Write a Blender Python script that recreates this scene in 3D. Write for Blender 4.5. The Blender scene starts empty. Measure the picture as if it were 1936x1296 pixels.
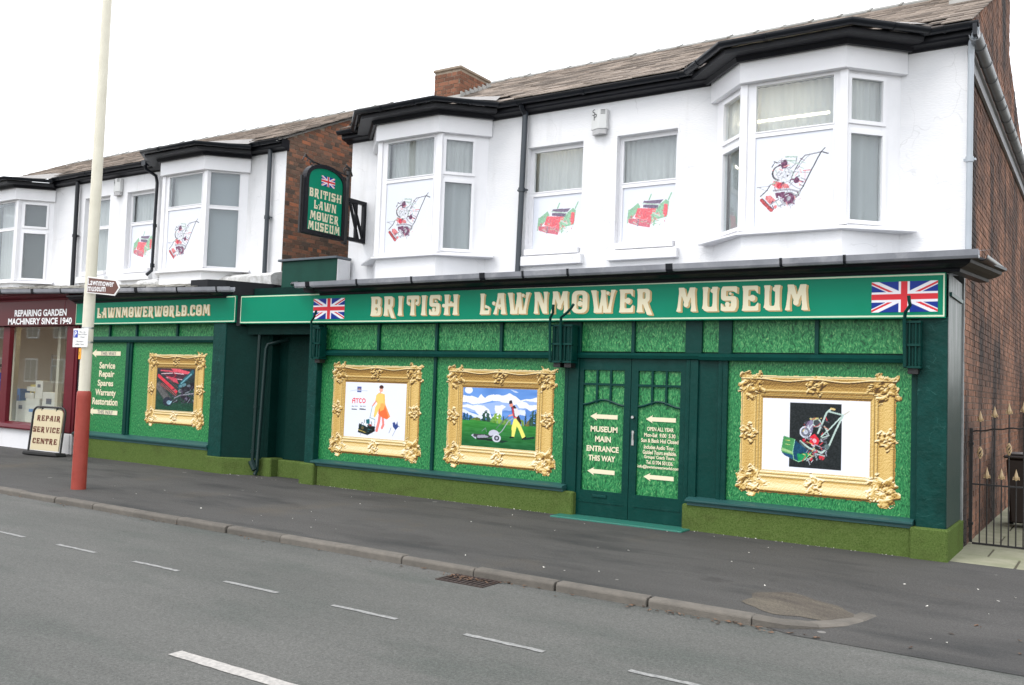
import bpy, bmesh, math, random
import numpy as np
from mathutils import Vector, Matrix

random.seed(7)
S = bpy.context.scene
COL = S.collection
R = math.radians

# ------------------------------------------------------------------ camera, sky, sun, exposure
yaw, pit, rol = R(33.447), R(2.907), R(2.022)
F = Vector((-math.sin(yaw) * math.cos(pit), math.cos(yaw) * math.cos(pit), math.sin(pit)))
Rt = Vector((math.cos(yaw), math.sin(yaw), 0))
Up = Rt.cross(F)
R2 = math.cos(rol) * Rt + math.sin(rol) * Up
U2 = -math.sin(rol) * Rt + math.cos(rol) * Up
cam = bpy.data.objects.new('camera', bpy.data.cameras.new('camera'))
COL.objects.link(cam)
cam.matrix_world = Matrix(((R2.x, U2.x, -F.x, 0), (R2.y, U2.y, -F.y, -10.376), (R2.z, U2.z, -F.z, 1.6), (0, 0, 0, 1)))
cam.data.sensor_width = 36
cam.data.sensor_fit = 'HORIZONTAL'
cam.data.lens = 1721.5 / 1936 * 36
cam.data.clip_end = 3000
S.camera = cam

SUN_EL, SUN_AZ = R(52), R(205)       # high, veiled, a little left of behind the camera
W = bpy.data.worlds.new("World"); S.world = W; W.use_nodes = True
nt = W.node_tree; nt.nodes.clear()
def N(t, k, **kw):
    n = t.nodes.new(k)
    for a, b in kw.items(): setattr(n, a, b)
    return n
sky = N(nt, 'ShaderNodeTexSky', sky_type='NISHITA'); sky.sun_disc = False
sky.sun_elevation = SUN_EL; sky.sun_rotation = SUN_AZ
bg1 = N(nt, 'ShaderNodeBackground'); bg1.inputs[1].default_value = .05
bg2 = N(nt, 'ShaderNodeBackground'); bg2.inputs[1].default_value = 1.0
tc = N(nt, 'ShaderNodeTexCoord'); nz = N(nt, 'ShaderNodeTexNoise'); nz.inputs['Scale'].default_value = 1.3
nz.inputs['Detail'].default_value = 3
cr = N(nt, 'ShaderNodeValToRGB')
cr.color_ramp.elements[0].position = .3; cr.color_ramp.elements[0].color = (1.0, .99, .98, 1)
cr.color_ramp.elements[1].position = .7; cr.color_ramp.elements[1].color = (1.12, 1.10, 1.085, 1)
ad = N(nt, 'ShaderNodeAddShader'); ow = N(nt, 'ShaderNodeOutputWorld')
L = nt.links.new
L(sky.outputs[0], bg1.inputs[0]); L(tc.outputs['Generated'], nz.inputs['Vector']); L(nz.outputs['Fac'], cr.inputs[0])
L(cr.outputs[0], bg2.inputs[0]); L(bg1.outputs[0], ad.inputs[0]); L(bg2.outputs[0], ad.inputs[1]); L(ad.outputs[0], ow.inputs[0])
sun = bpy.data.objects.new('sun', bpy.data.lights.new('sun', 'SUN')); COL.objects.link(sun)
sun.data.energy = 0.9; sun.data.angle = R(25); sun.data.color = (1, .97, .93)
# the sky's sun_rotation is measured clockwise from +Y
sd = Vector((math.sin(SUN_AZ) * math.cos(SUN_EL), math.cos(SUN_AZ) * math.cos(SUN_EL), math.sin(SUN_EL)))
sun.rotation_euler = sd.to_track_quat('Z', 'Y').to_euler()
S.view_settings.view_transform = 'Standard'; S.view_settings.look = 'None'; S.view_settings.gamma = 1
S.view_settings.use_curve_mapping = False
S.view_settings.exposure = .70
S.render.film_transparent = False

# ------------------------------------------------------------------ materials
def srgb(c):
    return tuple(((v / 255) / 12.92 if v / 255 <= .04045 else ((v / 255 + .055) / 1.055) ** 2.4) for v in c)
def lin(c): return tuple(c) + (1,)
MATS = {}
def mat(name, col, rough=.6, col2=None, nscale=4, nmix=.5, bump=0, bscale=60, spec=.5, metal=0, coords='Object', stretch=None, rand=0, coat=0):
    if name in MATS: return MATS[name]
    m = bpy.data.materials.new(name); MATS[name] = m; m.use_nodes = True
    t = m.node_tree; b = t.nodes['Principled BSDF']; l = t.links.new
    b.inputs['Roughness'].default_value = rough; b.inputs['Metallic'].default_value = metal
    b.inputs['Specular IOR Level'].default_value = spec
    if coat: b.inputs['Coat Weight'].default_value = coat; b.inputs['Coat Roughness'].default_value = .15
    tcn = N(t, 'ShaderNodeTexCoord'); src = tcn.outputs[coords]
    if stretch:
        mp = N(t, 'ShaderNodeMapping'); mp.inputs['Scale'].default_value = stretch; l(src, mp.inputs[0]); src = mp.outputs[0]
    base = None
    if col2 is not None:
        n = N(t, 'ShaderNodeTexNoise'); n.inputs['Scale'].default_value = nscale; n.inputs['Detail'].default_value = 6
        n.inputs['Roughness'].default_value = .65; l(src, n.inputs['Vector'])
        r = N(t, 'ShaderNodeValToRGB'); r.color_ramp.elements[0].position = .5 - nmix / 2; r.color_ramp.elements[1].position = .5 + nmix / 2
        r.color_ramp.elements[0].color = lin(col); r.color_ramp.elements[1].color = lin(col2)
        l(n.outputs['Fac'], r.inputs[0]); base = r.outputs[0]
    if rand:
        g = N(t, 'ShaderNodeNewGeometry'); oi = N(t, 'ShaderNodeObjectInfo'); a = N(t, 'ShaderNodeMath', operation='ADD')
        fr = N(t, 'ShaderNodeMath', operation='FRACT'); l(g.outputs['Random Per Island'], a.inputs[0]); l(oi.outputs['Random'], a.inputs[1]); l(a.outputs[0], fr.inputs[0])
        mr = N(t, 'ShaderNodeMapRange'); mr.inputs['To Min'].default_value = 1 - rand; mr.inputs['To Max'].default_value = 1 + rand
        l(fr.outputs[0], mr.inputs['Value'])
        mx = N(t, 'ShaderNodeVectorMath', operation='SCALE')
        if base: l(base, mx.inputs[0])
        else: mx.inputs[0].default_value = col
        l(mr.outputs[0], mx.inputs['Scale']); base = mx.outputs[0]
    if base: l(base, b.inputs['Base Color'])
    else: b.inputs['Base Color'].default_value = lin(col)
    if bump:
        n = N(t, 'ShaderNodeTexNoise'); n.inputs['Scale'].default_value = bscale; n.inputs['Detail'].default_value = 4; l(src, n.inputs['Vector'])
        bp = N(t, 'ShaderNodeBump'); bp.inputs['Strength'].default_value = bump; bp.inputs['Distance'].default_value = .01
        l(n.outputs['Fac'], bp.inputs['Height']); l(bp.outputs[0], b.inputs['Normal'])
    return m

WHITE = mat('white_painted_render', (.80, .80, .81), .55, (.72, .73, .75), 1.2, .6, .35, 22, stretch=(1, 1, 3))
UPVC = mat('white_window_plastic', (.82, .82, .84), .3)
PANELW = mat('white_printed_panel', (.70, .72, .78), .25)
BLACK = mat('black_gloss_paint', (.006, .006, .009), .4, (.010, .011, .015), 5, .5, .15, 30, spec=.22)
BLACKG = mat('black_plastic_gutter', (.007, .009, .013), .3, spec=.35)
GREYG = mat('grey_weathered_gutter', (.30, .31, .34), .35, (.17, .18, .2), 3, .5)
GREYP = mat('grey_downpipe_plastic', (.42, .46, .50), .35, (.36, .40, .44), 3, .4)
DGREEN = mat('dark_green_gloss_paint', (.0006, .034, .027), .4, (.001, .044, .036), 3, .4, .35, 18, spec=.16)
DGREEN2 = mat('dark_green_worn_paint', (.0008, .033, .026), .5, (.003, .050, .042), 8, .35, .7, 25, spec=.16)
DGREEN_SHADE = mat('shade_darkened_green_paint', (.0006, .019, .015), .6, (.001, .026, .021), 4, .4, .4, 20, spec=.12)  # deeper green for the recess, with the soffit's shade painted in
SILLG = mat('dusty_green_sill_paint', (.018, .080, .080), .45, (.015, .075, .072), 9, .4, .2, 30)
BOXG = mat('green_box_cladding', (.002, .042, .028), .5, (.005, .060, .042), 4, .5, spec=.2)
SIGNG = mat('green_sign_vinyl', (.0008, .205, .110), .34, (.001, .225, .124), .7, .5, spec=.13)
CREAM = mat('cream_sign_vinyl', (.76, .70, .50), .4, spec=.25)
CREAM2 = mat('pale_sign_border', (.62, .72, .52), .4)
GOLD = mat('gold_sign_vinyl', (.52, .36, .15), .4)
RED = mat('dark_red_shop_paint', (.10, .008, .014), .4, (.13, .012, .020), 4, .5, spec=.2)
REDF = mat('maroon_fascia_panel', (.085, .008, .012), .4, spec=.25)
STEPG = mat('teal_painted_step', (.012, .17, .125), .55, (.03, .13, .10), 14, .4, .3, 60)
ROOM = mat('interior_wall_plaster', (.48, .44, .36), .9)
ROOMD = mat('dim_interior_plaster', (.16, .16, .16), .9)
POSTW = mat('cream_lamp_post_paint', (.72, .69, .57), .45, (.62, .59, .48), 3, .4, .1, 30)
POSTR = mat('red_lamp_post_paint', (.27, .030, .018), .6, (.34, .055, .035), 6, .5, .2, 40)
BROWN = mat('brown_road_sign_face', (.115, .038, .024), .4)
SIGNW = mat('white_sign_face', (.80, .80, .78), .4)
BLUE = mat('blue_sign_ink', (.01, .05, .42), .4)
DARKTXT = mat('dark_lettering_ink', (.03, .03, .035), .5)
GREYTXT = mat('grey_lettering_ink', (.13, .14, .16), .5)
WHITETXT = mat('white_lettering_vinyl', (.82, .82, .82), .4)
BROWNTXT = mat('brown_lettering_ink', (.11, .018, .006), .5)
ORANGE = mat('orange_sticker', (.85, .36, .02), .5)
BEIGE = mat('beige_board_face', (.60, .52, .34), .45)
IRON = mat('black_wrought_iron', (.012, .011, .011), .45, bump=.3, bscale=50)
GOLDP = mat('gold_painted_iron', (.50, .36, .20), .45)
BINM = mat('dark_brown_bin_plastic', (.018, .010, .008), .4)
BOXW = mat('cream_carton_card', (.66, .64, .56), .7, (.60, .58, .50), 5, .5)
BOXB = mat('blue_carton_card', (.12, .24, .45), .6)
BOXY = mat('yellow_carton_card', (.70, .58, .22), .6)
ALARM = mat('pale_grey_alarm_plastic', (.60, .61, .60), .45)
METAL = mat('brushed_metal', (.5, .5, .5), .35, metal=1)
LEAD = mat('grey_lead_sheet', (.20, .21, .23), .55, (.14, .15, .17), 3, .5)
LEADW = mat('mortar_flashing', (.45, .44, .42), .8, (.28, .28, .26), 6, .5, .5, 30)
MORTAR = mat('brick_mortar', (.33, .27, .21), .95, (.21, .17, .13), 8, .5, .6, 60)
BRICKR = mat('red_house_brick', (.215, .085, .045), .9, (.13, .062, .038), 7, .4, .6, 70, rand=.35)
SLATEB = mat('slate_roof_underlay', (.09, .075, .065), .9)
SLATE = mat('brown_grey_roof_slate', (.375, .315, .268), .8, (.19, .165, .142), 2.2, .45, .5, 40, spec=.2, rand=.42)
RIDGE = mat('grey_ridge_tile', (.20, .21, .21), .7, (.28, .27, .24), 5, .5, .3, 40)
KERB = mat('concrete_kerb_stone', (.165, .148, .125), .9, (.085, .078, .068), 4, .5, .6, 80, rand=.14)
SLABM = mat('buff_paving_slab', (.33, .32, .235), .9, (.19, .20, .12), 2.6, .45, .4, 60, rand=.1)
PAINTW = mat('worn_road_paint', (.46, .44, .41), .8, (.30, .29, .275), 34, .3, .4, 90)
PAINTT = mat('faded_road_paint', (.34, .34, .33), .85, (.16, .165, .16), 30, .35, .4, 90)
LEAFM = mat('dead_leaf', (.11, .065, .04), .9, rand=.6)
PAPERM = mat('litter_paper', (.7, .68, .62), .9)
TERRA = mat('opposite_house_brick', (.22, .09, .05), .9, (.16, .07, .04), 3, .5)
SKIN = mat('skin', (.55, .32, .23), .6)
JACKET = mat('blue_jacket_cloth', (.01, .06, .42), .8)
TROUS = mat('dark_trouser_cloth', (.02, .022, .03), .85)
HAIR = mat('brown_hair', (.05, .028, .015), .7)

def brick_old():
    m = mat('weathered_brown_brick', (.19, .102, .066), .92, (.125, .082, .060), 5, .45, .6, 60, rand=.2)
    t = m.node_tree; l = t.links.new
    b = t.nodes['Principled BSDF']; prev = b.inputs['Base Color'].links[0].from_socket
    g = N(t, 'ShaderNodeNewGeometry'); oi = N(t, 'ShaderNodeObjectInfo'); a = N(t, 'ShaderNodeMath', operation='ADD'); mu = N(t, 'ShaderNodeMath', operation='MULTIPLY')
    mu.inputs[1].default_value = 7.3; fr = N(t, 'ShaderNodeMath', operation='FRACT')
    l(g.outputs['Random Per Island'], a.inputs[0]); l(oi.outputs['Random'], a.inputs[1]); l(a.outputs[0], mu.inputs[0]); l(mu.outputs[0], fr.inputs[0])
    r = N(t, 'ShaderNodeValToRGB'); e = r.color_ramp; e.interpolation = 'CONSTANT'
    e.elements[0].color = (1, 1, 1, 1); e.elements[1].position = .42; e.elements[1].color = (1.55, 1.25, 1.1, 1)
    x = e.elements.new(.70); x.color = (.6, .72, .8, 1); x = e.elements.new(.86); x.color = (2.1, 1.35, 1.0, 1)
    l(fr.outputs[0], r.inputs[0]); mx = N(t, 'ShaderNodeMix', data_type='RGBA', blend_type='MULTIPLY'); mx.inputs[0].default_value = 1
    l(prev, mx.inputs[6]); l(r.outputs[0], mx.inputs[7]); l(mx.outputs[2], b.inputs['Base Color'])
    return m
BRICKO = brick_old()

def asphalt(name, c1, c2, dark, wscale, spots=0, brown=None):
    m = bpy.data.materials.new(name); m.use_nodes = True; t = m.node_tree; l = t.links.new; b = t.nodes['Principled BSDF']
    b.inputs['Roughness'].default_value = .82; b.inputs['Specular IOR Level'].default_value = .35
    tcn = N(t, 'ShaderNodeTexCoord'); o = tcn.outputs['Object']
    def noise(sc, det=5, st=None):
        n = N(t, 'ShaderNodeTexNoise'); n.inputs['Scale'].default_value = sc; n.inputs['Detail'].default_value = det; n.inputs['Roughness'].default_value = .6
        if st:
            mp = N(t, 'ShaderNodeMapping'); mp.inputs['Scale'].default_value = st; l(o, mp.inputs[0]); l(mp.outputs[0], n.inputs['Vector'])
        else: l(o, n.inputs['Vector'])
        return n.outputs['Fac']
    def ramp(f, p0, a, p1, c):
        r = N(t, 'ShaderNodeValToRGB'); r.color_ramp.elements[0].position = p0; r.color_ramp.elements[0].color = lin(a)
        r.color_ramp.elements[1].position = p1; r.color_ramp.elements[1].color = lin(c); l(f, r.inputs[0]); return r.outputs[0]
    def mix(fac, a, c, mode='MIX'):
        x = N(t, 'ShaderNodeMix', data_type='RGBA', blend_type=mode)
        if isinstance(fac, float): x.inputs[0].default_value = fac
        else: l(fac, x.inputs[0])
        for i, v in ((6, a), (7, c)):
            if isinstance(v, tuple): x.inputs[i].default_value = lin(v)
            else: l(v, x.inputs[i])
        return x.outputs[2]
    c = ramp(noise(wscale, 5, (.35, 1.4, 1)), .35, c1, .68, c2)
    c = mix(ramp(noise(1.1, 6, (.5, 1.6, 1)), .50, (0, 0, 0), .68, (.85, .85, .85) if spots > 2 else (.6, .6, .6)), c, dark)
    if brown:
        c = mix(ramp(noise(.55, 4), .56, (0, 0, 0), .70, (.6, .6, .6)), c, brown)
    gr = ramp(noise(62, 4), .3, (.70, .70, .70), .70, (1.30, 1.30, 1.30)); c = mix(1.0, c, gr, 'MULTIPLY')
    v = N(t, 'ShaderNodeTexVoronoi'); v.inputs['Scale'].default_value = 140; l(o, v.inputs['Vector'])
    c = mix(1.0, c, ramp(v.outputs['Distance'], .05, (1.25, 1.25, 1.25), .5, (.8, .8, .8)), 'MULTIPLY')
    if spots:
        v = N(t, 'ShaderNodeTexVoronoi'); v.inputs['Scale'].default_value = spots; v.inputs['Randomness'].default_value = 1; l(o, v.inputs['Vector'])
        sp = N(t, 'ShaderNodeMath', operation='LESS_THAN'); l(v.outputs['Distance'], sp.inputs[0])
        sx = N(t, 'ShaderNodeSeparateColor'); l(v.outputs['Color'], sx.inputs[0])
        th = N(t, 'ShaderNodeMapRange'); th.inputs['From Min'].default_value = .72; th.inputs['To Max'].default_value = .085
        l(sx.outputs[0], th.inputs['Value']); l(th.outputs[0], sp.inputs[1])
        f = N(t, 'ShaderNodeMath', operation='MULTIPLY'); f.inputs[1].default_value = .55; l(sp.outputs[0], f.inputs[0])
        c = mix(f.outputs[0], c, (.30, .29, .27))
    if spots > 2:      # dark drips and damp blotches on the pavement
        v = N(t, 'ShaderNodeTexVoronoi'); v.inputs['Scale'].default_value = 2.1; mp = N(t, 'ShaderNodeMapping'); mp.inputs['Scale'].default_value = (.8, 1.3, 1); l(o, mp.inputs[0])
        w = N(t, 'ShaderNodeVectorMath', operation='MULTIPLY_ADD'); w.inputs[1].default_value = (.22, .22, 0); n9 = N(t, 'ShaderNodeTexNoise'); n9.inputs['Scale'].default_value = 7; l(o, n9.inputs['Vector']); l(n9.outputs['Color'], w.inputs[0]); l(mp.outputs[0], w.inputs[2]); l(w.outputs[0], v.inputs['Vector'])
        sx = N(t, 'ShaderNodeSeparateColor'); l(v.outputs['Color'], sx.inputs[0]); th = N(t, 'ShaderNodeMapRange'); th.inputs['From Min'].default_value = .62; th.inputs['To Max'].default_value = .30; l(sx.outputs[1], th.inputs['Value'])
        df = N(t, 'ShaderNodeMath', operation='SUBTRACT'); l(th.outputs[0], df.inputs[0]); l(v.outputs['Distance'], df.inputs[1]); m2 = N(t, 'ShaderNodeMapRange'); m2.inputs['From Max'].default_value = .10; m2.inputs['To Max'].default_value = .5; l(df.outputs[0], m2.inputs['Value'])
        c = mix(m2.outputs[0], c, (.034, .032, .031))
    l(c, b.inputs['Base Color'])
    bp = N(t, 'ShaderNodeBump'); bp.inputs['Strength'].default_value = .55; bp.inputs['Distance'].default_value = .006
    l(noise(150, 3), bp.inputs['Height']); l(bp.outputs[0], b.inputs['Normal'])
    return m
ROADM = asphalt('road_asphalt', (.100, .103, .095), (.136, .136, .127), (.074, .086, .076), .6, 1.6)
PAVEM = asphalt('pavement_asphalt', (.066, .064, .061), (.090, .087, .083), (.034, .035, .035), .9, 2.3, (.110, .092, .070))
PATCHM = asphalt('worn_brown_asphalt', (.085, .072, .060), (.15, .13, .10), (.065, .055, .046), 3)

def grass_print():
    m = bpy.data.materials.new('grass_printed_vinyl'); m.use_nodes = True; t = m.node_tree; l = t.links.new; b = t.nodes['Principled BSDF']
    b.inputs['Roughness'].default_value = .38; b.inputs['Specular IOR Level'].default_value = .3
    tcn = N(t, 'ShaderNodeTexCoord'); mp = N(t, 'ShaderNodeMapping'); mp.inputs['Scale'].default_value = (2.0, 1, .75); mp.inputs['Rotation'].default_value = (0, R(14), 0)
    n0 = N(t, 'ShaderNodeTexNoise'); n0.inputs['Scale'].default_value = 9; l(tcn.outputs['Object'], n0.inputs['Vector'])
    vm = N(t, 'ShaderNodeVectorMath', operation='MULTIPLY_ADD'); vm.inputs[1].default_value = (.10, 0, .10)
    l(n0.outputs['Color'], vm.inputs[0]); l(tcn.outputs['Object'], vm.inputs[2]); l(vm.outputs[0], mp.inputs[0])
    n = N(t, 'ShaderNodeTexNoise'); n.inputs['Scale'].default_value = 38; n.inputs['Detail'].default_value = 4; n.inputs['Roughness'].default_value = .62; l(mp.outputs[0], n.inputs['Vector'])
    r = N(t, 'ShaderNodeValToRGB'); e = r.color_ramp
    e.elements[0].position = .36; e.elements[0].color = (.003, .062, .022, 1); e.elements[1].position = .72; e.elements[1].color = (.23, .44, .17, 1)
    x = e.elements.new(.47); x.color = (.012, .165, .050, 1); x = e.elements.new(.58); x.color = (.042, .265, .088, 1)
    l(n.outputs['Fac'], r.inputs[0]); l(r.outputs[0], b.inputs['Base Color'])
    return m
GRASSP = grass_print()
TURF = mat('artificial_turf', (.044, .080, .014), 1, (.135, .190, .058), 70, .46, 1.0, 120, spec=.05)

def layer(m, kind, col, scale=1., st=(1, 1, 1), p0=.5, p1=.7, amt=.5):
    # one layer of dirt, streaks or fine cracks over a material's own colour
    t = m.node_tree; l = t.links.new; b = t.nodes['Principled BSDF']; lk = b.inputs['Base Color'].links; g = N(t, 'ShaderNodeNewGeometry'); mp = N(t, 'ShaderNodeMapping'); mp.inputs['Scale'].default_value = st; l(g.outputs['Position'], mp.inputs[0])
    if kind == 'crack':
        n0 = N(t, 'ShaderNodeTexNoise'); n0.inputs['Scale'].default_value = 3; l(mp.outputs[0], n0.inputs['Vector']); w = N(t, 'ShaderNodeVectorMath', operation='MULTIPLY_ADD'); w.inputs[1].default_value = (.5, .5, .5); l(n0.outputs['Color'], w.inputs[0]); l(mp.outputs[0], w.inputs[2])
        n = N(t, 'ShaderNodeTexVoronoi', feature='DISTANCE_TO_EDGE'); n.inputs['Scale'].default_value = scale; l(w.outputs[0], n.inputs['Vector']); src = n.outputs['Distance']
        n2 = N(t, 'ShaderNodeTexNoise'); n2.inputs['Scale'].default_value = 2.3; l(mp.outputs[0], n2.inputs['Vector']); r = N(t, 'ShaderNodeMapRange'); r.inputs['From Min'].default_value = .012; r.inputs['From Max'].default_value = .0; r.inputs['To Max'].default_value = amt; l(src, r.inputs['Value'])
        r2 = N(t, 'ShaderNodeMapRange'); r2.inputs['From Min'].default_value = .50; r2.inputs['From Max'].default_value = .60; l(n2.outputs['Fac'], r2.inputs['Value']); mu = N(t, 'ShaderNodeMath', operation='MULTIPLY'); l(r.outputs[0], mu.inputs[0]); l(r2.outputs[0], mu.inputs[1]); f = mu.outputs[0]
    else:
        n = N(t, 'ShaderNodeTexNoise'); n.inputs['Scale'].default_value = scale; n.inputs['Detail'].default_value = 6; n.inputs['Roughness'].default_value = .65; l(mp.outputs[0], n.inputs['Vector'])
        r = N(t, 'ShaderNodeMapRange'); r.inputs['From Min'].default_value = p0; r.inputs['From Max'].default_value = p1; r.inputs['To Max'].default_value = amt; l(n.outputs['Fac'], r.inputs['Value']); f = r.outputs[0]
    mx = N(t, 'ShaderNodeMix', data_type='RGBA'); l(f, mx.inputs[0]); mx.inputs[7].default_value = lin(col)
    if lk: l(lk[0].from_socket, mx.inputs[6])
    else: mx.inputs[6].default_value = b.inputs['Base Color'].default_value
    l(mx.outputs[2], b.inputs['Base Color'])
layer(WHITE, 'stain', (.50, .50, .49), 1.3, (2.2, 2.2, .35), .54, .80, .5); layer(WHITE, 'crack', (.42, .42, .42), 1.6, amt=.35)
layer(DGREEN2, 'crack', (.03, .12, .105), 3.0, (1, 1, 2.2), amt=.7); layer(DGREEN2, 'stain', (.0008, .018, .014), 2, (1, 1, .5), .5, .7, .6)
layer(DGREEN, 'stain', (.010, .060, .052), 5, (1, 1, .7), .56, .74, .6)
layer(TURF, 'stain', (.055, .060, .022), 2.2, (1, 1, 1.6), .50, .72, .5); layer(TURF, 'stain', (.16, .19, .075), 26, (1, 1, 1), .55, .75, .5)
layer(SIGNG, 'stain', (.004, .24, .15), .8, (1, 1, 1), .45, .7, .45); layer(GREYG, 'stain', (.46, .46, .48), 3, (1, 1, 1), .5, .7, .6); layer(POSTR, 'stain', (.12, .02, .015), 4, (2, 2, .6), .55, .7, .6); layer(POSTW, 'stain', (.42, .38, .28), 2, (3, 3, .3), .58, .75, .5)
layer(UPVC, 'stain', (.60, .61, .62), 2, (1, 1, .6), .5, .8, .4)

def glass_mat(name, tint=(.93, .95, .95), refl=1.0):
    m = bpy.data.materials.new(name); m.use_nodes = True; t = m.node_tree; t.nodes.clear(); l = t.links.new
    tr = N(t, 'ShaderNodeBsdfTransparent'); tr.inputs[0].default_value = lin(tint)
    gl = N(t, 'ShaderNodeBsdfGlossy'); gl.inputs['Roughness'].default_value = .015; gl.inputs[0].default_value = (.95, .97, 1, 1)
    lw = N(t, 'ShaderNodeLayerWeight'); lw.inputs['Blend'].default_value = .5      # Schlick, the same from both sides of the pane
    pw = N(t, 'ShaderNodeMath', operation='POWER'); pw.inputs[1].default_value = 5; l(lw.outputs['Facing'], pw.inputs[0]); fr = pw
    mm = N(t, 'ShaderNodeMath', operation='MULTIPLY_ADD'); mm.inputs[1].default_value = .95; mm.inputs[2].default_value = .05 * refl; mm.use_clamp = True
    mx = N(t, 'ShaderNodeMixShader'); o = N(t, 'ShaderNodeOutputMaterial')
    l(fr.outputs[0], mm.inputs[0]); l(mm.outputs[0], mx.inputs[0]); l(tr.outputs[0], mx.inputs[1]); l(gl.outputs[0], mx.inputs[2]); l(mx.outputs[0], o.inputs[0])
    return m
GLASS = glass_mat('window_glass')
def net_mat(name, col, see):
    m = bpy.data.materials.new(name); m.use_nodes = True; t = m.node_tree; t.nodes.clear(); l = t.links.new
    d = N(t, 'ShaderNodeBsdfDiffuse'); d.inputs[0].default_value = lin(col); tl = N(t, 'ShaderNodeBsdfTranslucent'); tl.inputs[0].default_value = lin(col)
    tr = N(t, 'ShaderNodeBsdfTransparent'); m1 = N(t, 'ShaderNodeMixShader'); m1.inputs[0].default_value = .35
    m2 = N(t, 'ShaderNodeMixShader'); m2.inputs[0].default_value = see; o = N(t, 'ShaderNodeOutputMaterial')
    l(d.outputs[0], m1.inputs[1]); l(tl.outputs[0], m1.inputs[2]); l(m1.outputs[0], m2.inputs[1]); l(tr.outputs[0], m2.inputs[2]); l(m2.outputs[0], o.inputs[0])
    return m
NET = net_mat('net_curtain', (.74, .75, .74), .09)
BLIND = mat('grey_roller_blind', (.25, .28, .30), .8)
BLINDD = mat('dark_grey_blind', (.085, .095, .10), .8)
def emit(name, col, st):
    m = bpy.data.materials.new(name); m.use_nodes = True; t = m.node_tree; t.nodes.clear()
    e = N(t, 'ShaderNodeEmission'); e.inputs[0].default_value = lin(col); e.inputs[1].default_value = st
    o = N(t, 'ShaderNodeOutputMaterial'); t.links.new(e.outputs[0], o.inputs[0]); return m
TUBE = emit('fluorescent_light', (1, .87, .62), 14)
def print_mat(name, rough=.4):
    m = bpy.data.materials.new(name); m.use_nodes = True; t = m.node_tree; b = t.nodes['Principled BSDF']; b.inputs['Roughness'].default_value = rough; b.inputs['Specular IOR Level'].default_value = .22
    a = N(t, 'ShaderNodeAttribute'); a.attribute_name = 'Col'; t.links.new(a.outputs['Color'], b.inputs['Base Color']); return m
PRINT = print_mat('printed_picture_vinyl')

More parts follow.
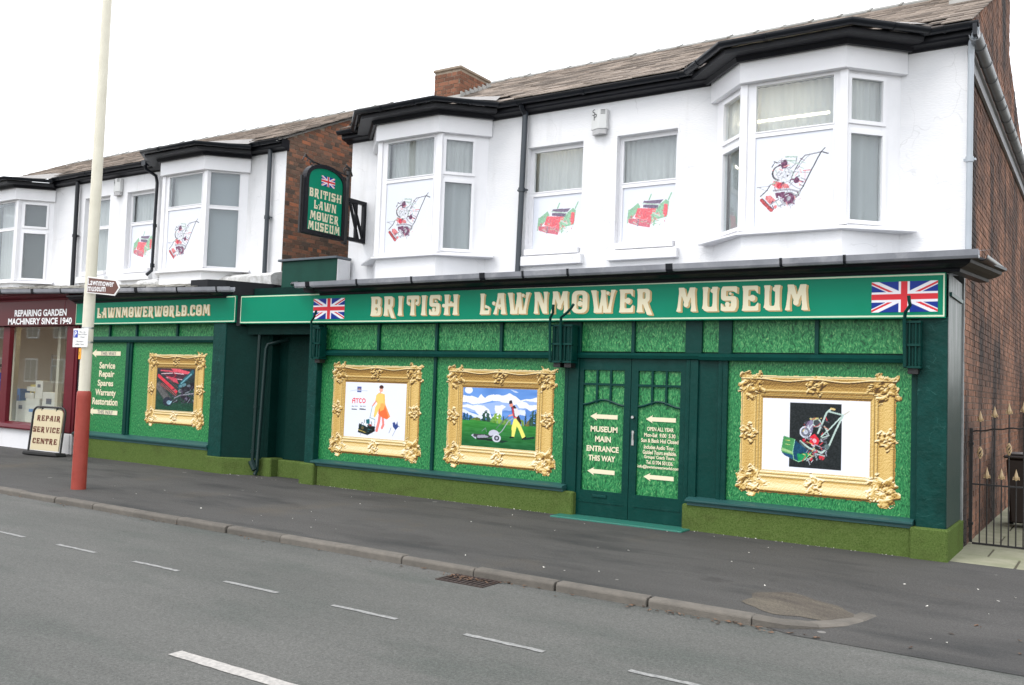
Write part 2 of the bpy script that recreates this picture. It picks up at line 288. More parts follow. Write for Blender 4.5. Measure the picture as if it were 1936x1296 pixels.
# ------------------------------------------------------------------ mesh helpers
class MB:
    def __init__(s): s.v = []; s.f = []; s.m = []; s.k = 0
    def add(s, vs, fs):
        o = len(s.v); s.v += [tuple(v) for v in vs]; s.f += [tuple(i + o for i in f) for f in fs]; s.m += [s.k] * len(fs); return s
    def box(s, x0, y0, z0, x1, y1, z1):
        vs = [(x, y, z) for z in (z0, z1) for y in (y0, y1) for x in (x0, x1)]
        return s.add(vs, [(0, 2, 3, 1), (4, 5, 7, 6), (0, 1, 5, 4), (2, 6, 7, 3), (0, 4, 6, 2), (1, 3, 7, 5)])
    def lbox(s, fr, s0, s1, z0, z1, d0, d1):      # box in a wall frame: fr=(x,y,dx,dy); d outward (to the right-hand side of travel)
        x, y, dx, dy = fr; nx, ny = dy, -dx
        vs = []
        for z in (z0, z1):
            for d in (d1, d0):
                for a in (s0, s1): vs.append((x + dx * a + nx * d, y + dy * a + ny * d, z))
        return s.add(vs, [(0, 2, 3, 1), (4, 5, 7, 6), (0, 1, 5, 4), (2, 6, 7, 3), (0, 4, 6, 2), (1, 3, 7, 5)])
    def prism(s, pts, ax, a0, a1):                # polygon pts in the other two axes, extruded along ax
        n = len(pts)
        def mk(p, a):
            return (a, p[0], p[1]) if ax == 'x' else (p[0], a, p[1]) if ax == 'y' else (p[0], p[1], a)
        vs = [mk(p, a0) for p in pts] + [mk(p, a1) for p in pts]
        return s.add(vs, [tuple(range(n)), tuple(range(2 * n - 1, n - 1, -1))] + [(i, (i + 1) % n + 0, (i + 1) % n + n, i + n) for i in range(n)])
    def tube(s, pts, r, n=8, cap=True):
        pts = [Vector(p) for p in pts]; rs = r if isinstance(r, (list, tuple)) else [r] * len(pts); rings = []; o = len(s.v)
        up = None
        for i, p in enumerate(pts):
            t = ((pts[min(i + 1, len(pts) - 1)] - p).normalized() + (p - pts[max(i - 1, 0)]).normalized()).normalized()
            if up is None: up = Vector((0, 0, 1)) if abs(t.z) < .9 else Vector((0, 1, 0))
            a = t.cross(up).normalized(); b = a.cross(t).normalized(); up = b
            for k in range(n):
                q = p + (a * math.cos(2 * math.pi * k / n) + b * math.sin(2 * math.pi * k / n)) * rs[i]; s.v.append(tuple(q))
        for i in range(len(pts) - 1):
            for k in range(n):
                s.f.append((o + i * n + k, o + i * n + (k + 1) % n, o + (i + 1) * n + (k + 1) % n, o + (i + 1) * n + k)); s.m.append(s.k)
        if cap:
            s.f.append(tuple(o + k for k in range(n))[::-1]); s.f.append(tuple(o + (len(pts) - 1) * n + k for k in range(n))); s.m += [s.k] * 2
        return s
    def sweep(s, path, prof, closed=True, cap=True):   # path [(x,y)], outward to the right of travel; profile [(off,z)]
        n = len(prof); o = len(s.v); P = [Vector(p) for p in path]
        for i, p in enumerate(P):
            d0 = (p - P[i - 1]).normalized() if i else (P[1] - p).normalized()
            d1 = (P[i + 1] - p).normalized() if i < len(P) - 1 else d0
            n0 = Vector((d0.y, -d0.x)); n1 = Vector((d1.y, -d1.x)); m = (n0 + n1).normalized(); k = 1 / max(.3, m.dot(n0))
            for a, z in prof: s.v.append((p.x + m.x * a * k, p.y + m.y * a * k, z))
        for i in range(len(P) - 1):
            for j in range(n if closed else n - 1):
                j2 = (j + 1) % n; s.f.append((o + i * n + j, o + (i + 1) * n + j, o + (i + 1) * n + j2, o + i * n + j2)); s.m.append(s.k)
        if cap and closed:
            s.f.append(tuple(o + j for j in range(n))); s.f.append(tuple(o + (len(P) - 1) * n + j for j in range(n))[::-1]); s.m += [s.k] * 2
        return s
    def mesh(s, name, mats, smooth=False, bevel=0):
        me = bpy.data.meshes.new(name); me.from_pydata(s.v, [], s.f)
        for m in (mats if isinstance(mats, (list, tuple)) else [mats]): me.materials.append(m)
        if s.k: me.polygons.foreach_set('material_index', s.m)
        bm = bmesh.new(); bm.from_mesh(me); bmesh.ops.recalc_face_normals(bm, faces=bm.faces)
        if bevel: bmesh.ops.bevel(bm, geom=bm.edges[:], offset=bevel, segments=1, affect='EDGES')
        if smooth:
            for f in bm.faces: f.smooth = True
            for e in bm.edges:
                if len(e.link_faces) == 2 and e.calc_face_angle(0) > .7: e.smooth = False
        bm.to_mesh(me); bm.free(); me.update(); return me

def put(name, me, parent=None, label=None, kind=None, loc=None):
    o = bpy.data.objects.new(name, me); COL.objects.link(o)
    if parent: o.parent = parent
    if label: o['label'] = label
    if kind: o['kind'] = kind
    if loc: o.location = loc
    return o
def part(name, mb, m, parent, label=None, kind=None, smooth=False, bevel=0):
    return put(name, mb.mesh(name, m, smooth, bevel), parent, label, kind)
def thing(name, label, cat, group=None, loc=(0, 0, 0)):
    o = bpy.data.objects.new(name, None); COL.objects.link(o); o.location = loc; o.empty_display_size = .2
    o['label'] = label; o['category'] = cat
    if group: o['group'] = group
    return o
def tag(o, label, cat, group=None, kind=None):
    if label: o['label'] = label
    if cat: o['category'] = cat
    if group: o['group'] = group
    if kind: o['kind'] = kind
    return o
def lerp(a, b, t): return a + (b - a) * t
def frame(p, q):
    d = (Vector(q) - Vector(p)); n = d.length; d /= n; return (p[0], p[1], d.x, d.y), n

# ------------------------------------------------------------------ text (built-in font), laid into a box
def text_mesh(s, bold=0.0):
    c = bpy.data.curves.new('lettering', 'FONT'); c.body = s; c.size = 1; c.offset = bold; c.resolution_u = 4; c.fill_mode = 'FRONT'
    o = bpy.data.objects.new('lettering', c); COL.objects.link(o); bpy.context.view_layer.update()
    me = bpy.data.meshes.new_from_object(o.evaluated_get(bpy.context.evaluated_depsgraph_get()))
    bpy.data.objects.remove(o); bpy.data.curves.remove(c)
    n = len(me.vertices); a = np.empty(n * 3); me.vertices.foreach_get('co', a); return me, a.reshape(-1, 3)
def text(s, x0, x1, z0, z1, d, m, parent, bold=.02, plane='y', name='lettering', shear=0, rise=0):
    me, a = text_mesh(s, bold); mn = a.min(0); mx = a.max(0)
    u = (a[:, 0] - mn[0]) / (mx[0] - mn[0]); v = (a[:, 1] - mn[1]) / (mx[1] - mn[1])
    b = np.empty_like(a); U = x0 + (x1 - x0) * u; V = z0 + (z1 - z0) * v + rise * (U - x0)
    if plane == 'y': b[:, 0] = U; b[:, 1] = d; b[:, 2] = V
    elif plane == 'x': b[:, 0] = d; b[:, 1] = U; b[:, 2] = V
    me.vertices.foreach_set('co', b.ravel()); me.materials.clear(); me.materials.append(m); me.update(); me.name = name
    return put(name, me, parent)
def cap_text(s, xc, zc, h, d, m, parent, bold=.02, wide=1.0, **k):   # cap height h, natural width * wide
    me, a = text_mesh(s, bold); w = (a[:, 0].max() - a[:, 0].min()) * h / .72 * wide
    lo = a[:, 1].min(); hi = a[:, 1].max(); bpy.data.meshes.remove(me)
    return text(s, xc - w / 2, xc + w / 2, zc - h / 2 + lo * h / .72, zc - h / 2 + hi * h / .72, d, m, parent, bold, **k)

# ------------------------------------------------------------------ raster helpers for carved letters and printed pictures
def inpoly(X, Y, P):
    r = np.zeros(X.shape, bool); n = len(P)
    for i in range(n):
        x0, y0 = P[i]; x1, y1 = P[(i + 1) % n]
        if y0 == y1: continue
        c = ((Y < y0) != (Y < y1)) & (X < (x1 - x0) * (Y - y0) / (y1 - y0) + x0); r ^= c
    return r
def disc(X, Y, cx, cy, r, ry=None): return ((X - cx) / r) ** 2 + ((Y - cy) / (ry or r)) ** 2 < 1
def line(X, Y, pts, w):
    r = np.zeros(X.shape, bool)
    for (a, b), (c, d) in zip(pts[:-1], pts[1:]):
        L2 = (c - a) ** 2 + (d - b) ** 2 + 1e-12; t = np.clip(((X - a) * (c - a) + (Y - b) * (d - b)) / L2, 0, 1)
        r |= (X - a - t * (c - a)) ** 2 + (Y - b - t * (d - b)) ** 2 < (w / 2) ** 2
    return r
def bits(C, X, Z, asp, P, n, box, cols, w, ln_, seed):      # a scatter of short strokes: rods, cables and castings of an engine
    rs = np.random.RandomState(seed); x0, y0, x1, y1 = box
    for k in range(n):
        u, v = rs.uniform(x0, x1), rs.uniform(y0, y1); a = rs.choice([.4, 1.2, 2.2, 2.8, rs.uniform(0, 3.1)]); q = ln_ * rs.uniform(.4, 1.2); c = cols[rs.randint(len(cols))]
        pp = P((u, v), (u + q * math.cos(a), v + q * math.sin(a))); fill(C, line(X, Z / asp, [(i, j / asp) for i, j in pp], w * rs.uniform(.6, 1.5)), c)
def stem(xc, w, x2=None, f=.055, y0=0., y1=1.):
    x2 = xc if x2 is None else x2; L_, R_ = [], []
    for i in range(13):
        t = i / 12; e = abs(2 * t - 1) ** 4; x = lerp(xc, x2, t); y = lerp(y0, y1, t)
        L_.append((x - w / 2 - f * e, y)); R_.append((x + w / 2 + f * e, y))
    return L_ + R_[::-1]
def rr(x0, y0, x1, y1, r=.08):
    p = []
    for cx, cy, a in ((x1 - r, y1 - r, 0), (x0 + r, y1 - r, 90), (x0 + r, y0 + r, 180), (x1 - r, y0 + r, 270)):
        for k in range(5): t = R(a + k * 22.5); p.append((cx + r * math.cos(t), cy + r * math.sin(t)))
    return p
def hook(cx, cy, r, a0, a1, th): return ('arc', cx, cy, r, a0, a1, th)
GL = {  # name: (width, [ + shapes ], [ - shapes ], [ balls added last ])
 'I': (.40, [stem(.20, .21)], [], []),
 'B': (.72, [stem(.19, .22), rr(.10, 0, .68, .54, .15), rr(.10, .46, .64, 1, .15)], [rr(.31, .60, .45, .86, .05), rr(.31, .13, .47, .44, .05)], [(.35, .22, .085)]),
 'R': (.82, [stem(.19, .22), rr(.10, .42, .66, 1, .16), [(.30, .46), (.52, .50), (.64, .2), (.80, -.12), (.55, -.12), (.42, .16)]], [rr(.31, .56, .45, .86, .05)], [(.34, .42, .085)]),
 'T': (.76, [stem(.38, .21), rr(0, .82, .76, 1, .05), rr(0, .58, .10, .96, .04), rr(.66, .58, .76, .96, .04)], [], [(.13, .60, .09), (.63, .60, .09)]),
 'S': (.72, [rr(.06, .82, .70, 1, .05), rr(.02, .44, .24, .96, .1), rr(.06, .42, .68, .60, .09), rr(.46, .06, .70, .56, .12), rr(.02, 0, .66, .17, .08), [(.5, .84), (.72, 1), (.70, .70)], [(.02, 0), (.02, .36), (.14, .17)]], [], [(.30, .27, .10), (.42, .70, .06)]),
 'H': (.92, [stem(.24, .20), stem(.74, .20), rr(.24, .42, .74, .56, .05), rr(.02, .40, .2, .52, .05)], [], [(.07, .46, .085), (.48, .62, .05)]),
 'L': (.74, [stem(.22, .21), rr(.2, 0, .70, .18, .05), hook(.56, .24, .12, -80, 130, .09)], [], [(.46, .37, .075)]),
 'A': (.86, [stem(.16, .14, .40, .05), stem(.66, .22, .52, .05), rr(.30, .90, .62, 1, .03), rr(.22, .34, .6, .46, .04)], [], [(.06, .52, .09), (.40, .30, .06)]),
 'W': (1.22, [stem(.30, .21, .12, .06), stem(.46, .14, .62, .03), stem(.76, .20, .60, .03), stem(.92, .14, 1.12, .06)], [], [(.84, .86, .08), (.6, .9, .08)]),
 'N': (.86, [stem(.16, .17), stem(.70, .17), [(.06, 1), (.34, 1), (.80, 0), (.56, 0)]], [], []),
 'M': (1.04, [stem(.14, .14, .24, .05), stem(.88, .20, .80, .05), [(.14, 1), (.40, 1), (.58, .42), (.48, .20)], [(.90, 1), (.68, 1), (.44, .30), (.54, .18)]], [], [(.50, .30, .12)]),
 'O': (.80, [rr(.02, 0, .78, 1, .24)], [rr(.25, .16, .55, .84, .10)], [(.42, .42, .12), (.44, .62, .05)]),
 'E': (.76, [stem(.19, .22), rr(.15, .84, .70, 1, .03), rr(.15, 0, .72, .17, .03), rr(.28, .44, .48, .58, .04), [(.52, .9), (.70, 1), (.70, .66)], [(.52, .1), (.73, 0), (.73, .34)]], [], [(.47, .50, .13)]),
 'U': (.82, [stem(.20, .21, f=.05, y0=.1), stem(.66, .20), rr(.10, 0, .72, .30, .14)], [rr(.31, .17, .55, .5, .08)], [(.53, .84, .085)]),
 'D': (.80, [stem(.19, .22), rr(.10, 0, .76, 1, .24)], [rr(.31, .16, .52, .84, .09)], [(.40, .44, .09)]),
 'C': (.74, [rr(.02, 0, .72, 1, .22)], [rr(.26, .17, .80, .83, .10)], [(.56, .70, .12), (.60, .22, .10)]),
 '.': (.26, [rr(.03, 0, .23, .2, .06)], [], []),
 ' ': (.45, [], [], []),
 'P': (.72, [stem(.19, .22), rr(.10, .42, .66, 1, .16)], [rr(.31, .56, .45, .86, .05)], []),
 'V': (.84, [stem(.42, .16, .16, .05), stem(.42, .16, .70, .05)], [], []),
}
def marching(C, xs, ys):
    """filled region C>.5 on a vertex grid -> vertices, faces (x, y)"""
    V = []; Fc = []; key = {}
    def vid(k, p):
        if k not in key: key[k] = len(V); V.append(p)
        return key[k]
    ny, nx = C.shape; In = C > .5
    for j in range(ny - 1):
        for i in range(nx - 1):
            q = [(i, j), (i + 1, j), (i + 1, j + 1), (i, j + 1)]; ins = [In[b, a] for a, b in q]
            if not any(ins): continue
            poly = []
            for k in range(4):
                a, b = q[k], q[(k + 1) % 4]
                if ins[k]: poly.append(vid(a, (xs[a[0]], ys[a[1]])))
                if ins[k] != ins[(k + 1) % 4]:
                    ca, cb = C[a[1], a[0]], C[b[1], b[0]]; t = (0.5 - ca) / (cb - ca)
                    kk = (min(a, b), max(a, b)); poly.append(vid(kk, (lerp(xs[a[0]], xs[b[0]], t), lerp(ys[a[1]], ys[b[1]], t))))
            if len(poly) > 2: Fc.append(tuple(poly))
    return V, Fc
GCACHE = {}
def glyph(ch):
    if ch in GCACHE: return GCACHE[ch]
    w, plus, minus, balls = GL[ch]; st = 1 / 34
    xs = np.arange(-.1, w + .12, st); ys = np.arange(-.18, 1.08, st); ss = 4
    fx = np.arange(len(xs) * ss) * st / ss + xs[0] - st * .375; fy = np.arange(len(ys) * ss) * st / ss + ys[0] - st * .375
    X, Y = np.meshgrid(fx, fy); M = np.zeros(X.shape, bool)
    for p in plus:
        if isinstance(p, tuple):
            _, cx, cy, r, a0, a1, th = p; M |= line(X, Y, [(cx + r * math.cos(R(a)), cy + r * math.sin(R(a))) for a in np.linspace(a0, a1, 12)], th)
        else: M |= inpoly(X, Y, p)
    for p in minus: M &= ~inpoly(X, Y, p)
    for b in balls: M |= disc(X, Y, *b)
    C = M.reshape(len(ys), ss, len(xs), ss).mean((1, 3))
    GCACHE[ch] = (w,) + marching(C, xs, ys); return GCACHE[ch]
def deco_letter(ch, a0, a1, z0, z1, d, parent, plane='y', rise=0., plain=False, mats=None):
    w, V, Fc = glyph(ch); mb = MB(); sh = ((0, 0, 0), (.045, -.022, .0015), (.09, -.045, .003)) if not plain else ((0, 0, 0),)
    for k, (dx, dz, dd) in enumerate(sh):
        mb.k = 1 if k else 0
        vs = []
        for x, y in V:
            A = a0 + (a1 - a0) * ((x / w) + dx / w); Z = z0 + (z1 - z0) * (y + dz) + rise * (A - a0)
            vs.append((A, d + dd, Z) if plane == 'y' else (d - dd, A, Z))
        mb.add(vs, Fc)
    me = bpy.data.meshes.new('letter'); me.from_pydata(mb.v, [], mb.f)
    for m in (mats or [CREAM, GOLD]): me.materials.append(m)
    me.polygons.foreach_set('material_index', mb.m); me.update()
    return put('letter', me, parent)
def deco_word(s, a0, a1, z0, z1, d, parent, **k):
    tot = sum(GL[c][0] for c in s) + .10 * (len(s) - 1); x = 0; sc = (a1 - a0) / tot
    for c in s:
        w = GL[c][0]
        if c != ' ': deco_letter(c, a0 + x * sc, a0 + (x + w) * sc, z0, z1, d, parent, **k)
        x += w + .10

def vnoise(X, Y, seed=0):
    rs = np.random.RandomState(seed); T = rs.rand(64, 64); xi = np.floor(X).astype(int); yi = np.floor(Y).astype(int); fx = X - xi; fy = Y - yi
    fx = fx * fx * (3 - 2 * fx); fy = fy * fy * (3 - 2 * fy); g = lambda a, b: T[b % 64, a % 64]
    return (g(xi, yi) * (1 - fx) + g(xi + 1, yi) * fx) * (1 - fy) + (g(xi, yi + 1) * (1 - fx) + g(xi + 1, yi + 1) * fx) * fy
def print_mesh(name, x0, x1, z0, z1, d, step, draw, parent, m=None, label=None, plane='y', cut=False):
    nx = max(2, int((x1 - x0) / step)) + 1; nz = max(2, int((z1 - z0) / step)) + 1
    X, Z = np.meshgrid(np.linspace(0, 1, nx), np.linspace(0, 1, nz)); C, A = draw(X, Z, (x1 - x0), (z1 - z0))
    C = np.clip(C, 0, 255) / 255; C = np.where(C <= .04045, C / 12.92, ((C + .055) / 1.055) ** 2.4)
    U = x0 + (x1 - x0) * X; V = z0 + (z1 - z0) * Z; D = np.full(U.shape, d)
    co = np.stack([U, D, V] if plane == 'y' else [D, U, V], -1).reshape(-1, 3)
    I = np.arange(nx * nz).reshape(nz, nx); q = np.stack([I[:-1, :-1], I[:-1, 1:], I[1:, 1:], I[1:, :-1]], -1).reshape(-1, 4)
    if cut:
        a = A.ravel(); q = q[a[q].mean(1) > .5]
    me = bpy.data.meshes.new(name); me.vertices.add(len(co)); me.vertices.foreach_set('co', co.ravel())
    me.loops.add(len(q) * 4); me.loops.foreach_set('vertex_index', q.ravel()); me.polygons.add(len(q))
    me.polygons.foreach_set('loop_start', np.arange(len(q)) * 4); me.update(calc_edges=True)
    at = me.color_attributes.new('Col', 'FLOAT_COLOR', 'POINT'); at.data.foreach_set('color', np.concatenate([C, np.ones(C.shape[:2] + (1,))], -1).reshape(-1))
    me.materials.append(m or PRINT); return put(name, me, parent, label)
def canvas(X, col): return np.ones(X.shape + (3,)) * np.array(col, float)
def fill(C, M, col, a=1.0): C[M] = C[M] * (1 - a) + np.array(col, float) * a

# ------------------------------------------------------------------ repeated pieces: bricks, slates, ridge tiles
def unit_box(name, x0, x1, y0, y1, z0, z1, m, bev=0):
    mb = MB(); mb.box(x0, y0, z0, x1, y1, z1); return mb.mesh(name, m, bevel=bev)
def brick_wall(parent, p, q, z0, z1, m, inside=lambda s, z: True, limit=300, proud=.008, key=None):
    fr, Ls = frame(p, q); x, y, dx, dy = fr; ang = math.atan2(dy, dx)
    st = unit_box('brick', 0, .211, -proud, .02, 0, .064, m); hd = unit_box('brick', 0, .0985, -proud, .02, 0, .064, m)
    jobs = []; row = 0; z = z0
    while z + .06 <= z1:
        head = row % 4 == 3; step = .1125 if head else .225; s = -(.056 if head else (.1125 if row % 2 else 0))
        while s < Ls:
            ln = .0985 if head else .211; a = max(s, 0); b = min(s + ln, Ls)
            if b - a > .03 and inside((a + b) / 2, z + .03): jobs.append((a, b - a, z, head))
            s += step
        z += .075; row += 1
    ctr = Vector((0, -10.4, 1.6))
    if key is None: key = lambda s, z: (Vector((x + dx * s, y + dy * s, z)) - ctr).length
    jobs.sort(key=lambda j: key(j[0], j[2]))
    for a, ln, z, head in jobs[:limit]:
        o = bpy.data.objects.new('brick', hd if head else st); COL.objects.link(o); o.parent = parent
        o.location = (x + dx * a + random.uniform(-.001, .001), y + dy * a, z); o.rotation_euler = (0, 0, ang)
        o.scale = (ln / (.0985 if head else .211), random.uniform(.55, 1.25), 1)
    if len(jobs) > limit:
        mb = MB()
        for a, ln, z, head in jobs[limit:]: mb.lbox(fr, a, a + ln, z, z + .064, -.02, proud * random.uniform(.5, 1.25))
        part('brickwork', mb, m, parent, kind='stuff')
def slate_roof(parent, x0, x1, y0, z0, y1, z1, m, limit, expo=.2, wd=.32, skip=()):
    sl = math.hypot(y1 - y0, z1 - z0); uy, uz = (y1 - y0) / sl, (z1 - z0) / sl; ny, nz_ = -uz, uy; ang = math.atan2(uz, uy)
    rows = int(sl / expo); jobs = []
    for r in range(rows + 1):
        x = x0 + (wd / 2 if r % 2 else 0) - wd
        while x < x1:
            a = max(x, x0); b = min(x + wd - .006, x1)
            if b - a > .05 and not (r < 3 and any(p < (a + b) / 2 < q for p, q in skip)): jobs.append((a, b, r))
            x += wd
    jobs.sort(key=lambda j: (Vector(((j[0] + j[1]) / 2, y0 + uy * expo * j[2], 6)) - Vector((0, -10.4, 1.6))).length)
    me = unit_box('slate', 0, 1, 0, 1, 0, 1, m); mb = MB(); tilt = .055
    for k, (a, b, r) in enumerate(jobs):
        s = r * expo; L_ = min(expo * 1.25, sl - s + .03); th = .013; lift = .012 + random.uniform(0, .007); yj = random.uniform(-.012, .012)
        y = y0 + uy * (s + yj) + ny * lift; z = z0 + uz * (s + yj) + nz_ * lift; an = ang - tilt + random.uniform(-.006, .006); zj = random.uniform(-.01, .01)
        if k < limit:
            o = bpy.data.objects.new('slate', me); COL.objects.link(o); o.parent = parent; o.location = (a, y, z); o.rotation_euler = (an, 0, zj); o.scale = (b - a, L_, th)
        else:
            c, sn = math.cos(an), math.sin(an)
            vs = [(xx, y + c * v - sn * w, z + sn * v + c * w) for w in (0, th) for v in (0, L_) for xx in (a, b)]
            mb.add(vs, [(0, 2, 3, 1), (4, 5, 7, 6), (0, 1, 5, 4), (2, 6, 7, 3), (0, 4, 6, 2), (1, 3, 7, 5)])
    if mb.f: part('slating', mb, m, parent, kind='stuff')
def ridge_tiles(parent, x0, x1, y, z, slope=.5, ln=.46, limit=300):
    mb = MB(); pts = []
    mb.prism([(-.17, -.075), (0, .02), (.17, -.075), (.17, -.095), (0, 0), (-.17, -.095)], 'x', 0, ln - .012)
    mb.prism([(-.185, -.073), (0, .036), (.185, -.073), (.17, -.095), (0, 0), (-.17, -.095)], 'x', ln - .05, ln - .005)
    me = mb.mesh('ridge_tile', RIDGE); x = x0; k = 0
    while x < x1 - .2:
        o = bpy.data.objects.new('ridge_tile', me); COL.objects.link(o); o.parent = parent; o.location = (x, y, z + random.uniform(-.006, .006)); o.rotation_euler = (random.uniform(-.02, .02), random.uniform(-.008, .008), 0)
        x += ln
def clear_piece(mb): return mb

# ------------------------------------------------------------------ ground, road, pavement, kerb
RZ = -.07
mb = MB(); mb.add([(-400, -400, RZ - .03), (400, -400, RZ - .03), (400, 400, RZ - .03), (-400, 400, RZ - .03)], [(0, 1, 2, 3)])
put('ground', mb.mesh('ground', mat('distant_ground', (.10, .10, .09), .95)), kind='structure')
mb = MB(); mb.add([(-120, -11.6, RZ), (60, -11.6, RZ), (60, -1.2, RZ), (-120, -1.2, RZ)], [(0, 1, 2, 3)])
road = put('road', mb.mesh('road', ROADM), kind='structure')
def sm(t): t = max(0, min(1, t)); return t * t * (3 - 2 * t)
KERBP = [(-2.2, -3.735), (-1.98, -3.67), (-1.78, -3.50), (-1.64, -3.27), (-1.56, -3.02), (-1.52, -2.78)]
def outside(x, y, m=.05):
    if x <= -2.2: return False
    if y > -2.7: return False
    if x > -1.52 - m: return True
    yk = float(np.interp(x, [p[0] for p in KERBP], [p[1] for p in KERBP])); return y < yk + m
def pave_z(x, y):
    if outside(x, y): return -.0668
    return -.0668 * sm((x + 2.45) / .95) * sm((-y - .9) / 2.0) + .004 * math.sin(x * 1.7) * math.sin(y * 2.1) * sm((-y) / .6) * sm((3.5 + y) / .5) * (x < -2.2)
KERBP = [(-2.2, -3.735), (-1.98, -3.67), (-1.78, -3.50), (-1.64, -3.27), (-1.56, -3.02), (-1.52, -2.78)]
def kerb_edge(x):      # y of the pavement's road edge
    if x <= -2.2: return -3.66
    return -3.66
xs = list(np.arange(-45, -16, 1.0)) + list(np.arange(-16, -3, .25)) + list(np.arange(-3, .6, .07)) + list(np.arange(.6, 14, .7))
ys = list(np.arange(-3.66, 0.0, .0915)) + [0.0, .5, 1.3]
mb = MB(); vs = []; fs = []
for y in ys:
    for x in xs:
        vs.append((x, y, pave_z(x, y)))
nxs = len(xs)
for j in range(len(ys) - 1):
    for i in range(nxs - 1):
        cx, cy = (xs[i] + xs[i + 1]) / 2, (ys[j] + ys[j + 1]) / 2
        if cy > 0 and cx > -10.7 and cx < -1.45: continue
        if cy > -.03 and cx > -1.45: continue
        if cx > -2.2:      # outside the kerb's curve it belongs to the crossover, still drawn (flush with the road)
            pass
        fs.append((j * nxs + i, j * nxs + i + 1, (j + 1) * nxs + i + 1, (j + 1) * nxs + i))
mb.add(vs, fs)
pave = put('pavement', mb.mesh('pavement', PAVEM, smooth=True), kind='structure')
# crossover apron between pavement edge and road, right of the dropped kerb
mb = MB(); mb.add([(-2.2, -3.66, -.0660), (14, -3.66, -.0660), (14, -3.80, -.0665), (-1.9, -3.80, -.0665)], [(0, 3, 2, 1)])
put('pavement_edge', mb.mesh('pavement_edge', PAVEM), pave)
# brown worn patch behind the dropped kerb
pts = []; c = (-2.06, -3.06)
for k in range(28):
    a = k / 28 * 2 * math.pi; r = 1 + .10 * math.sin(3 * a + 1) + .07 * math.sin(7 * a); x = c[0] + .40 * r * math.cos(a) + .06 * math.sin(a); y = c[1] + .38 * r * math.sin(a); pts.append((x, y))
mb = MB(); vs = [(c[0], c[1], pave_z(*c) + .005)] + [(lerp(c[0], x, .5), lerp(c[1], y, .5), pave_z(lerp(c[0], x, .5), lerp(c[1], y, .5)) + .006) for x, y in pts] + [(x, y, pave_z(x, y) + .003) for x, y in pts]
mb.add(vs, [(0, 1 + k, 1 + (k + 1) % 28) for k in range(28)] + [(1 + k, 29 + k, 29 + (k + 1) % 28, 1 + (k + 1) % 28) for k in range(28)])
part('asphalt_patch', mb, PATCHM, pave, 'worn brown patch of older asphalt', smooth=True)
kerb = tag(bpy.data.objects.new('kerb', None), None, None, kind='structure'); COL.objects.link(kerb)
mb = MB(); mb.prism([(-3.735, -.13), (-3.615, -.13), (-3.615, .002), (-3.715, .003), (-3.735, -.016)], 'x', 0, .82)
kme = mb.mesh('kerb_stone', KERB, bevel=.006)
joints = [-2.2 - .83 * k for k in range(45)]
for k, j in enumerate(joints):
    o = bpy.data.objects.new('kerb_stone', kme); COL.objects.link(o); o.parent = kerb; o.location = (j - .83, random.uniform(-.004, .004), random.uniform(-.003, .005)); o.rotation_euler = (0, 0, random.uniform(-.004, .004))
K = KERBP
for k in range(3):
    seg = K[2 * k:2 * k + 3] if k < 2 else K[4:6]
    mb = MB(); n = len(seg); vs = []
    for i, (x, y) in enumerate(seg):
        j = 2 * k + i; t = j / 5; h = lerp(0, -.088, sm(t * 1.05))
        nx_, ny_ = (K[min(j + 1, 5)][1] - K[max(j - 1, 0)][1]), -(K[min(j + 1, 5)][0] - K[max(j - 1, 0)][0]); l_ = math.hypot(nx_, ny_); nx_, ny_ = nx_ / l_, ny_ / l_
        h = pave_z(x + nx_ * -.13, y + ny_ * -.13) - .0005
        for o_, z in ((0, -.13), (-.13, -.13), (-.13, h + .004), (-.02, h + .004), (0, h - .010)): vs.append((x + nx_ * o_ + (.004 if i == 0 else 0), y + ny_ * o_, z))
    fs = [(i * 5 + j, (i + 1) * 5 + j, (i + 1) * 5 + (j + 1) % 5, i * 5 + (j + 1) % 5) for i in range(n - 1) for j in range(5)] + [tuple(range(5)), tuple(range((n - 1) * 5, n * 5))[::-1]]
    mb.add(vs, fs); part('kerb_stone', mb, KERB, kerb)
# road paint
def dash(x0, x1, y, w, m, name, jag=.006, n=12):
    mb = MB(); vs = []
    for i in range(n + 1):
        x = lerp(x0, x1, i / n); vs += [(x, y - w / 2 + random.uniform(-jag, jag), RZ + .004), (x, y + w / 2 + random.uniform(-jag, jag), RZ + .004)]
    mb.add(vs, [(2 * i, 2 * i + 2, 2 * i + 3, 2 * i + 1) for i in range(n)]); part(name, mb, m, road)
for k in range(-3, 16):
    e = -3.025 - 1.228 * k; dash(e - .63, e, -5.30, .048, PAINTT, 'bay_line')
for k in range(-2, 8): dash(-4.74 - 6 * k, -2.74 - 6 * k, -6.785, .10, PAINTW, 'centre_line', .003, 30)
# opposite kerb and pavement (behind the camera)
mb = MB(); mb.box(-120, -14.5, RZ - .02, 60, -11.6, .0); put('pavement', mb.mesh('pavement', PAVEM), kind='structure')

# alley paving beside the museum
alley = tag(bpy.data.objects.new('alley_paving', None), None, None, kind='structure'); COL.objects.link(alley)
mb = MB(); mb.box(-1.43, -.04, -.06, 3, 11, -.012); part('slab_bed', mb, mat('slab_joint_dirt', (.10, .09, .06), .95), alley)
yy = -.03
for r in range(14):
    x = -1.40 - (.3 if r % 2 else 0); dpt = [.62, .62, .60][r % 3]
    while x < 1.6:
        a = max(x, -1.40); b = x + .60
        if b - a > .08:
            mb = MB(); t = random.uniform(0, .004); mb.box(a, yy, -.03, b - .012, yy + dpt - .012, t); part('paving_slab', mb, SLABM, alley, bevel=.004)
        x += .61
    yy += dpt

